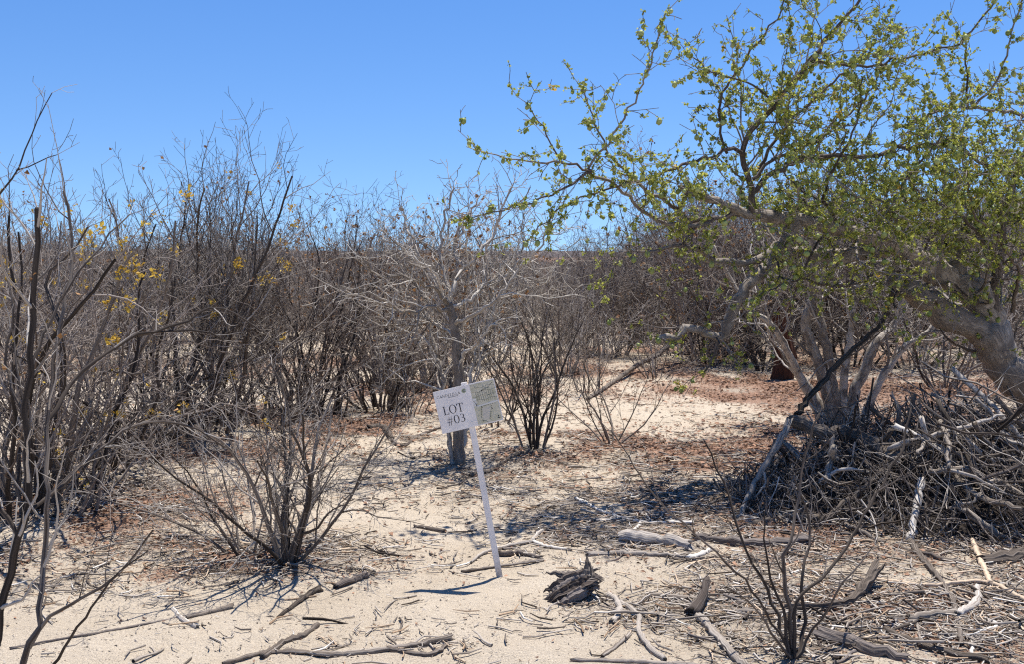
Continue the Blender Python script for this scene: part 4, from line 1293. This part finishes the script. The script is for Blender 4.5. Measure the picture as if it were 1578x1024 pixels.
GB('dead_branch', 'whitish forked stick behind the sign stake', 'branch', [(726, 870), (745, 856), (780, 846), (820, 838)], 2.0, 2.8, M_bleach, 1.2, forks=[([(820, 838), (828, 828), (836, 822)], 3, 3), ([(820, 838), (845, 846), (880, 850)], 3, 2)], tint=0.7)
GB('wood_piece', 'dark split wood beside the foot of the sign stake', 'wood', [(770, 858), (800, 857), (834, 862)], 5.6, 4.0, M_logd, groove=0.25, tint=0.6)
GB('dead_branch', 'knotty grey branch on the sand behind the small front shrub', 'branch', [(568, 664), (590, 662), (604, 680)], 4.8, 4.0, M_log, tint=0.4)
GB('dead_branch', 'thin crooked dark branch on the sand left of the pale trunk', 'branch', [(600, 680), (622, 690), (650, 672), (700, 655)], 2.4, 1.6, M_logd, 1.0, tint=0.6)
GB('dead_branch', 'dark branch lying right of the pale tree trunk', 'branch', [(725, 736), (760, 726), (795, 704), (830, 700)], 3.2, 4.0, M_log, tint=0.2)
GB('dead_branch', 'drooped grey limb resting on the sand left of the leafy tree', 'branch', [(905, 618), (950, 590, 0.02), (985, 575, 0.10), (1012, 572, 0.2), (1050, 560, 0.42)], 2.4, 4.2, M_log, tint=0.5)

def build_root_fragment():
    """weathered dark root chunk: flared lobes below, a spike on top"""
    base = gp(880, 922)
    root = empty('root_fragment', base)
    tag(root, 'dark weathered root chunk with a pointed spike lying on the sand', 'wood')
    s = base.y / FPX * 0.9
    def P(px, py, dy): return Vector(((px - 880) * s, dy, (922 - py) * s))
    lobes = [([P(836, 930, -.05), P(852, 914, -.05), P(878, 904, -.03), P(906, 896, 0)], [1, 9, 15, 17]),
             ([P(832, 912, .0), P(856, 900, .0), P(882, 894, .02), P(908, 892, .02)], [1, 8, 14, 15]),
             ([P(838, 886, .08), P(862, 888, .06), P(886, 890, .04), P(908, 890, .04)], [1, 5, 10, 12]),
             ([P(834, 922, -.02), P(858, 906, -.02), P(880, 898, .0), P(904, 894, 0)], [1, 7, 13, 14]),
             ([P(846, 926, -.09), P(868, 918, -.08), P(892, 908, -.05), P(910, 900, 0)], [1, 6, 11, 12])]
    for i, (p, r) in enumerate(lobes):
        q, rr_ = spline(p, 0.012, 0.0025, [a * s for a in r])
        mobj('root_lobe', log_mesh('root_lobe', q, rr_, M_logd, 34, 0.20, 1.6, (0, 0, 0), 70 + i, 0.4 + 0.12 * i), root)
    q, rr_ = spline([P(900, 908, 0), P(907, 892, .01), P(911, 874, .015), P(908, 850, .02)], 0.012, 0.002, [17 * s, 15 * s, 9 * s, 0.8 * s])
    mobj('spike', log_mesh('spike', q, rr_, M_log, 30, 0.18, 0.3, (0, 0, 0), 77, 0.25), root)
build_root_fragment()

# ------------------------------------------------------------------ the brush pile
PC = Vector((2.80, 6.35, 0.0)); PA, PB, PH = 1.28, 0.98, 0.45
def pile_h(x, y):
    u = ((x - PC.x) / PA) ** 2 + ((y - PC.y) / PB) ** 2
    return PH * max(0.0, 1 - u) ** 0.75 * (0.55 + 0.9 * float(vnoise(x / 0.33, y / 0.33, 61)))

def build_pile():
    random.seed(51)
    base = Vector((PC.x, PC.y, float(gz(PC.x, PC.y))))
    root = empty('brush_pile', base)
    tag(root, 'big heap of dead grey twigs and branches under the leafy tree', 'brush pile')
    # added dark core: blocks light, stands in for shade between the sticks
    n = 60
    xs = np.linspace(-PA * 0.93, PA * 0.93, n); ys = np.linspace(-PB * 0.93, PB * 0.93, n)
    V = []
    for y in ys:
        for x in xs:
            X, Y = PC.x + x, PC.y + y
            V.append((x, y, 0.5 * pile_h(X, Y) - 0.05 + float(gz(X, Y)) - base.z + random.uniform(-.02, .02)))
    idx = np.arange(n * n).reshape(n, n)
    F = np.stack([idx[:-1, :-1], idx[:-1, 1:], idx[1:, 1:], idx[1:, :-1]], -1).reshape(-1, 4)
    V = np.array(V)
    mobj('shade_core', raw_mesh('shade_core', V, [F], M_gap_shade(), smooth=False), root)
    pol = []
    for i in range(4800):
        a = random.random() * 6.28; rr_ = math.sqrt(random.random()) * 1.08
        x = PC.x + math.cos(a) * PA * rr_; y = PC.y + math.sin(a) * PB * rr_
        top = pile_h(x, y)
        z = float(gz(x, y)) + top * random.uniform(0.60, 1.12) + 0.01
        L = random.choice([0.12, 0.2, 0.3, 0.45, 0.6]) * random.uniform(0.7, 1.3) * (0.6 if x < PC.x - 0.6 else 1.0)
        # mostly sliding off the heap, many combed down to the right
        out = Vector((math.cos(a), math.sin(a) * 0.8, -0.45))
        comb = Vector((0.8, -0.25, -0.55))
        d = (out * random.uniform(0, 1) + comb * random.uniform(0, 1.1) + rv(0.45)).normalized()
        r = random.choice([0.0012, 0.0016, 0.002, 0.0025, 0.004, 0.007]) * random.uniform(0.7, 1.3)
        p0 = Vector((x, y, z)) - d * L * 0.5
        pts, dd = [p0.copy()], d.copy()
        m = 4
        for j in range(m):
            dd = (dd + rv(0.3)).normalized()
            p0 = p0 + dd * L / m
            g = float(gz(p0.x, p0.y)) + 0.005
            if p0.z < g: p0.z = g
            pts.append(p0.copy())
        pol.append((pts, [r * (1 - 0.12 * j) for j in range(m + 1)], 4, random.random() ** 1.3))
    mobj('loose_sticks', tubes('loose_sticks', pol[:1200], M_log, base), root, kind='stuff')
    mobj('bleached_sticks', tubes('bleached_sticks', pol[1200:1380], M_bleach, base), root, kind='stuff')
    mobj('grey_twigs', tubes('grey_twigs', pol[1380:2700], M_twig, base), root, kind='stuff')
    mobj('dark_sticks', tubes('dark_sticks', pol[2700:], M_logd, base), root, kind='stuff')

def M_gap_shade():  # near-black colour painted as the shade deep in the heap
    m, nt, b = mat_new('pile_gap_shade')
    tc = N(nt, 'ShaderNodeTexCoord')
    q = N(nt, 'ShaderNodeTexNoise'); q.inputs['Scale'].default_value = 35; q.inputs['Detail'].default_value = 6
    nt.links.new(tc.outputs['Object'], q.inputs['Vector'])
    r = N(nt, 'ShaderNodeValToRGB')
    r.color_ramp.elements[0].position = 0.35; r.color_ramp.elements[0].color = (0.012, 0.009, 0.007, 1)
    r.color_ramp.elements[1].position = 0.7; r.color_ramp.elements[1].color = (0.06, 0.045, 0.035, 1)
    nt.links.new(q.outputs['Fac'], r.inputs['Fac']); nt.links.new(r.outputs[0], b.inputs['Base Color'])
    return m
build_pile()

PB_SEED = [200]
def pile_branch(name, label, pts, r0, r1, mat, tint=0.5, sides=14, groove=0.14, cat='branch'):
    PB_SEED[0] += 1
    n = len(pts)
    D = []
    for px, py, d in pts:        # rest on the face of the heap
        q = 4.6
        while q < d:
            w = at(px, py, q)
            if w.z < float(gz(w.x, w.y)) + pile_h(w.x, w.y) * 1.02: break
            q += 0.03
        D.append(min(d, q - 0.02))
    P = [at(a[0], a[1], d) for a, d in zip(pts, D)]
    rad = [(r0 + (r1 - r0) * i / (n - 1)) * D[i] / FPX for i in range(n)]
    p, r = spline(P, 0.04, 0.006, rad)
    r = [q * (1 + random.gauss(0, 0.1)) for q in r]
    o = mobj(name, log_mesh(name, p, r, mat, sides, groove, 0.8, p[0], PB_SEED[0], tint))
    o.location = p[0]
    tag(o, label, cat, 'large branches of the brush pile')
random.seed(52)
pile_branch('dead_branch', 'pale broken upright branch at the front of the brush pile', [(1420, 742, 6.15), (1411, 790, 6.05), (1402, 836, 5.95)], 5.4, 6.8, M_bleach, 0.6)
pile_branch('dead_branch', 'thick brown-grey bough slanting along the right face of the brush pile', [(1432, 728, 6.3), (1490, 726, 6.25), (1540, 746, 6.2), (1610, 785, 6.1)], 6.1, 4.8, M_log, 0.55)
pile_branch('log', 'thick arched brown log on top of the brush pile over a dark hollow', [(1218, 648, 6.6), (1262, 664, 6.55), (1325, 676, 6.5), (1390, 712, 6.45)], 9.5, 11.6, M_log, 0.25, 18, 0.12, 'log')
pile_branch('dead_branch', 'short pale snapped branch standing below the arched log', [(1284, 676, 6.3), (1280, 710, 6.28), (1276, 748, 6.25)], 3.4, 6.1, M_bleach, 0.25)
pile_branch('dead_branch', 'grey leaning prop at the left end of the brush pile', [(1216, 648, 6.5), (1196, 690, 6.4), (1164, 745, 6.3), (1138, 800, 6.2)], 5.0, 4.4, M_log, 0.6)
pile_branch('dead_branch', 'slimmer leaning branch just left of the grey prop', [(1196, 680, 6.5), (1180, 730, 6.45), (1150, 786, 6.35)], 4.1, 4.1, M_log, 0.4)
pile_branch('dead_branch', 'long brown leaning branch crossing the middle of the brush pile', [(1255, 815, 6.0), (1310, 772, 6.1), (1358, 728, 6.2), (1392, 680, 6.3), (1408, 610, 6.4)], 5.4, 3.4, M_log, 0.35)
pile_branch('dead_branch', 'pale straight branch poking from the lower right of the brush pile', [(1472, 778, 6.0), (1508, 802, 5.95), (1544, 830, 5.9)], 4.1, 5.4, M_bleach, 0.35)
pile_branch('dead_branch', 'grey branch trailing from the foot of the brush pile', [(1300, 806, 6.0), (1350, 832, 5.9), (1420, 855, 5.75), (1482, 868, 5.6)], 3.4, 4.1, M_log, 0.6)
pile_branch('log', 'rounded hollow brown log end at the right edge', [(1516, 868, 5.55), (1545, 866, 5.6), (1610, 850, 5.7)], 11.6, 15.0, M_log, 0.15, 20, 0.16, 'log')
pile_branch('dead_branch', 'gnarled pale dead branch leaning against the grey-stemmed tree', [(1376, 447, 7.6), (1356, 502, 7.5), (1303, 549, 7.4), (1259, 599, 7.3), (1228, 640, 7.2)], 3.0, 4.6, M_log, 0.25)
pile_branch('dead_branch', 'short white branch lying on the upper right slope of the pile', [(1535, 665, 6.7), (1552, 675, 6.65), (1566, 695, 6.6)], 4.8, 3.4, M_bleach, 0.5)
pile_branch('dead_branch', 'long thin pale branch combed down the upper right slope of the pile', [(1455, 655, 6.7), (1490, 680, 6.6), (1530, 712, 6.5)], 2.7, 3.4, M_bleach, 0.4)
pile_branch('dead_branch', 'stout grey branch jutting left from the foot of the brush pile', [(1150, 812, 6.0), (1200, 800, 6.05), (1262, 798, 6.1)], 4.8, 6.1, M_log, 0.2)
pile_branch('dead_branch', 'thin pale branch sloping across the pile below the brown bough', [(1460, 785, 6.0), (1500, 770, 6.0), (1530, 742, 6.05)], 2.0, 2.7, M_bleach, 0.3)

def heap_boughs():
    random.seed(53)
    for i in range(48):
        a = random.uniform(2.6, 6.8); f = random.uniform(0.15, 0.95)
        x = PC.x + math.cos(a) * PA * f; y = PC.y + math.sin(a) * PB * f
        z = float(gz(x, y)) + pile_h(x, y) * 0.98 + 0.02
        d = (Vector((math.cos(a), math.sin(a), -0.5)) * random.uniform(-.2, .9) + Vector((0.7, -0.2, -0.25)) + rv(0.5)).normalized()
        L = random.uniform(0.3, 0.75); r = random.uniform(0.008, 0.02)
        c = Vector((x, y, z))
        e0, e1 = c - d * L / 2, c + d * L / 2
        for e in (e0, e1):
            e.z = max(e.z, float(gz(e.x, e.y)) + r, float(gz(e.x, e.y)) + pile_h(e.x, e.y) * 0.8)
        mid = c + rv(0.03)
        p, rr_ = spline([e0, mid, e1], 0.05, r * 0.3, [r, r * random.uniform(0.8, 1.1), r * random.uniform(0.5, 0.9)])
        m = random.choice([M_log, M_log, M_log, M_logd, M_logd, M_bleach])
        o = mobj('heap_branch', log_mesh('heap_branch', p, rr_, m, 10, 0.2, 1.0, p[0], 300 + i, random.random()))
        o.location = p[0]
        tag(o, ('thick ' if r > 0.0155 else 'slim ' if r < 0.0115 else 'stout ') + ('short ' if L < 0.48 else 'long ') + {M_log: 'grey', M_bleach: 'bleached', M_logd: 'dark'}[m] + ' branch in the ' + ('upper' if f < 0.5 else 'lower') + (' left' if x < PC.x - 0.35 else ' right' if x > PC.x + 0.35 else ' middle') + ' of the brush pile', 'branch', 'stout branches in the heap')
heap_boughs()

# ------------------------------------------------------------------ sticks on the ground, and the finer litter
def dens_pick(n, which, y0, y1, power=1.0):
    """n ground points inside the view, chosen by the litter map"""
    out = []
    while len(out) < n:
        m = 20000
        y = y0 * (y1 / y0) ** RNG.random(m)
        x = (RNG.random(m) * 2 - 1) * y * 0.56
        w = litter(x, y, which) ** power + (0.004 if which else 0.003)
        ok = RNG.random(m) < w * (y / y1) ** 0.6 * 1.2
        out += list(zip(x[ok], y[ok]))
    out = out[:n]
    return np.array(out)

def build_sticks():
    random.seed(61)
    proto = []
    for i in range(16):
        L = (0.14, 0.2, 0.26, 0.34)[i % 4] * random.uniform(0.8, 1.25)
        r = random.uniform(0.0035, 0.0085)
        h = Habit(jit=(0.16, 0.2, 0.2, 0.2), up=(0, 0, 0, 0), seg=(L / 6,) * 4)
        pts = [Vector((0, 0, 0))]
        d = Vector((1, 0, 0))
        for j in range(6):
            d = (d + Vector((0, random.gauss(0, .2), random.gauss(0, .07)))).normalized()
            pts.append(pts[-1] + d * L / 6)
        c = pts[3].copy()
        pts = [q - c for q in pts]
        pol = [(pts, [r * random.uniform(0.75, 1.1) * (1 - 0.06 * j) for j in range(7)], 6, random.random())]
        if i % 2:
            j = random.randint(2, 4)
            e = pts[j] + Vector((L * 0.22, random.choice([-1, 1]) * L * 0.2, 0.006))
            pol.append(([pts[j], pts[j].lerp(e, 0.5) + Vector((0, 0, .005)), e], [r * 0.6, r * 0.55, r * 0.4], 5, pol[0][3]))
        proto.append((tubes('fallen_stick', pol, (M_log, M_log, M_bleach, M_logd)[i // 4]), r, ('grey', 'grey', 'bleached', 'dark')[i // 4] + (' forked' if i % 2 else ' straight') + (' long' if L > 0.27 else '')))
    pts = dens_pick(280, 1, 3.7, 8.0, 1.0)
    for x, y in pts:
        me, r, look = random.choice(proto)
        o = mobj('fallen_stick', me)
        o.location = (x, y, float(gz(x, y)) + r * 1.1 + 0.004)
        o.rotation_euler = (random.gauss(0, .08), random.gauss(0, .08), random.random() * 6.28)
        px = x / y * FPX + IW / 2
        py = HORIZON + EYE * FPX / y
        if px < 300: wh = 'behind the near left stems' if py < 860 else 'on the sand at the lower left'
        elif px < 560: wh = 'beside the small front shrub' if py < 880 else 'on the sand below the front shrub'
        elif px < 780: wh = 'on the sand behind the sign' if py < 800 else 'on the sand path left of the stake' if py < 900 else 'on the bottom sand left of centre'
        elif px < 960: wh = 'between the sign and the dark upright shrub' if py < 780 else 'around the short log' if py < 880 else 'around the root chunk'
        elif px < 1180: wh = 'in the shade left of the brush pile' if py < 800 else 'around the long dark log' if py < 900 else 'left of the young shrub'
        elif px < 1380: wh = 'at the foot of the brush pile' if py < 890 else 'behind the young shrub' if py < 960 else 'right of the young shrub at the bottom edge'
        else: wh = 'at the right foot of the brush pile' if py < 880 else 'around the tan branch' if py < 960 else 'in the lower right corner'
        tag(o, look + ' stick lying ' + wh, 'stick', 'fallen sticks ' + wh)

def build_litter():
    random.seed(62)
    pol = []
    P = dens_pick(36000, 1, 3.6, 11.0, 1.0)
    Z = gz(P[:, 0], P[:, 1])
    for (x, y), z in zip(P, Z):
        L = random.choice([0.010, 0.013, 0.018, 0.025, 0.04, 0.06, 0.12]) * random.uniform(0.7, 1.3)
        r = L * random.uniform(0.02, 0.06) + 0.0008
        r = min(r, 0.005)
        a = random.random() * 6.28
        dx, dy = math.cos(a) * L / 2, math.sin(a) * L / 2
        lift = random.uniform(0.0, 0.012) + r
        bend = random.gauss(0, L * 0.12)
        pol.append(([(x - dx, y - dy, z + lift + random.uniform(-.004, .006)), (x - math.sin(a) * bend, y + math.cos(a) * bend, z + lift), (x + dx, y + dy, z + lift + random.uniform(-.004, .008))],
                    [r, r * 0.95, r * 0.6], 3, random.random()))
    o = mobj('bark_chips', tubes('bark_chips', pol[::6], M_tan), kind='stuff')
    tag(o, 'small tan bark chips scattered over the sand', 'bark chips')
    o = mobj('bleached_twigs', tubes('bleached_twigs', pol[1::6], M_bleach), kind='stuff')
    tag(o, 'small bleached twigs scattered over the sand', 'twig litter')
    pol = [q for i, q in enumerate(pol) if i % 6 > 1]
    o = mobj('twig_litter', tubes('twig_litter', pol, M_log), kind='stuff')
    tag(o, 'small grey twigs scattered over the sand', 'twig litter')
    # dead leaves
    n = 60000
    P = dens_pick(n, 0, 3.6, 16.0, 1.15)
    Z = gz(P[:, 0], P[:, 1])
    a = RNG.random(n) * 6.28
    s = (0.006 + 0.016 * RNG.random(n) ** 2) * np.clip(P[:, 1] / 6.0, 0.7, 1.5)
    lift = RNG.random((n, 4)) * 0.9 * s[:, None]
    ca, sa = np.cos(a), np.sin(a)
    q = np.array([(-1, 0), (0, -.5), (1, 0), (0, .5)], float)[None] + RNG.normal(0, 0.22, (n, 4, 2))
    X = P[:, :1] + s[:, None] * (q[:, :, 0] * ca[:, None] - q[:, :, 1] * sa[:, None])
    Y = P[:, 1:] + s[:, None] * (q[:, :, 0] * sa[:, None] + q[:, :, 1] * ca[:, None])
    V = np.stack([X, Y, Z[:, None] + 0.003 + lift], -1).reshape(-1, 3)
    i0 = np.arange(n) * 4
    F = np.concatenate([np.stack([i0, i0 + 1, i0 + 2], -1), np.stack([i0, i0 + 2, i0 + 3], -1)])
    o = mobj('leaf_litter', raw_mesh('leaf_litter', V, [F], M_litleaf, tint=np.repeat(RNG.random(n), 4), smooth=False), kind='stuff')
    tag(o, 'red-brown dead leaves strewn under the shrubs', 'leaf litter')
def build_crumbs():
    n = 26000
    rng = np.random.default_rng(9)
    y = 3.6 * (9.0 / 3.6) ** rng.random(n)
    x = (rng.random(n) * 2 - 1) * y * 0.56
    keep = rng.random(n) < 0.35 + 0.65 * vnoise(x / 0.4, y / 0.4, 71)
    x, y = x[keep], y[keep]
    n = len(x)
    s_ = (0.0015 + 0.0045 * rng.random(n) ** 2.5) * (y / 5.0) ** 0.5
    c = np.stack([x, y, gz(x, y) + s_ * 0.5], -1)
    q = rng.normal(0, 0.8, (n, 4, 3))
    q[:, :, 2] = np.abs(q[:, :, 2]) * np.array([0, 0, 0, 1.0]) - 0.3
    q[:, 0, :2] += (-1, 0); q[:, 1, :2] += (1, -.6); q[:, 2, :2] += (.3, 1)
    V = (c[:, None, :] + q * s_[:, None, None]).reshape(-1, 3)
    i0 = np.arange(n) * 4
    F = np.concatenate([np.stack([i0 + a, i0 + b, i0 + d], -1) for a, b, d in ((0, 1, 3), (1, 2, 3), (2, 0, 3))])
    o = mobj('crumbs', raw_mesh('crumbs', V, [F], M_log, uv=V, tint=np.repeat(rng.random(n), 4), smooth=False), kind='stuff')
    tag(o, 'tiny dark crumbs of bark and grit on the sand', 'debris')
build_sticks()
build_litter()
build_crumbs()

tri = {}
for o in bpy.data.objects:
    if o.type == 'MESH': tri[o.data.name] = sum(len(p.vertices) - 2 for p in o.data.polygons) if len(o.data.polygons) < 200 else len(o.data.loops) - 2 * len(o.data.polygons)
print('unique triangles', sum(tri.values()), 'objects', len(bpy.data.objects))
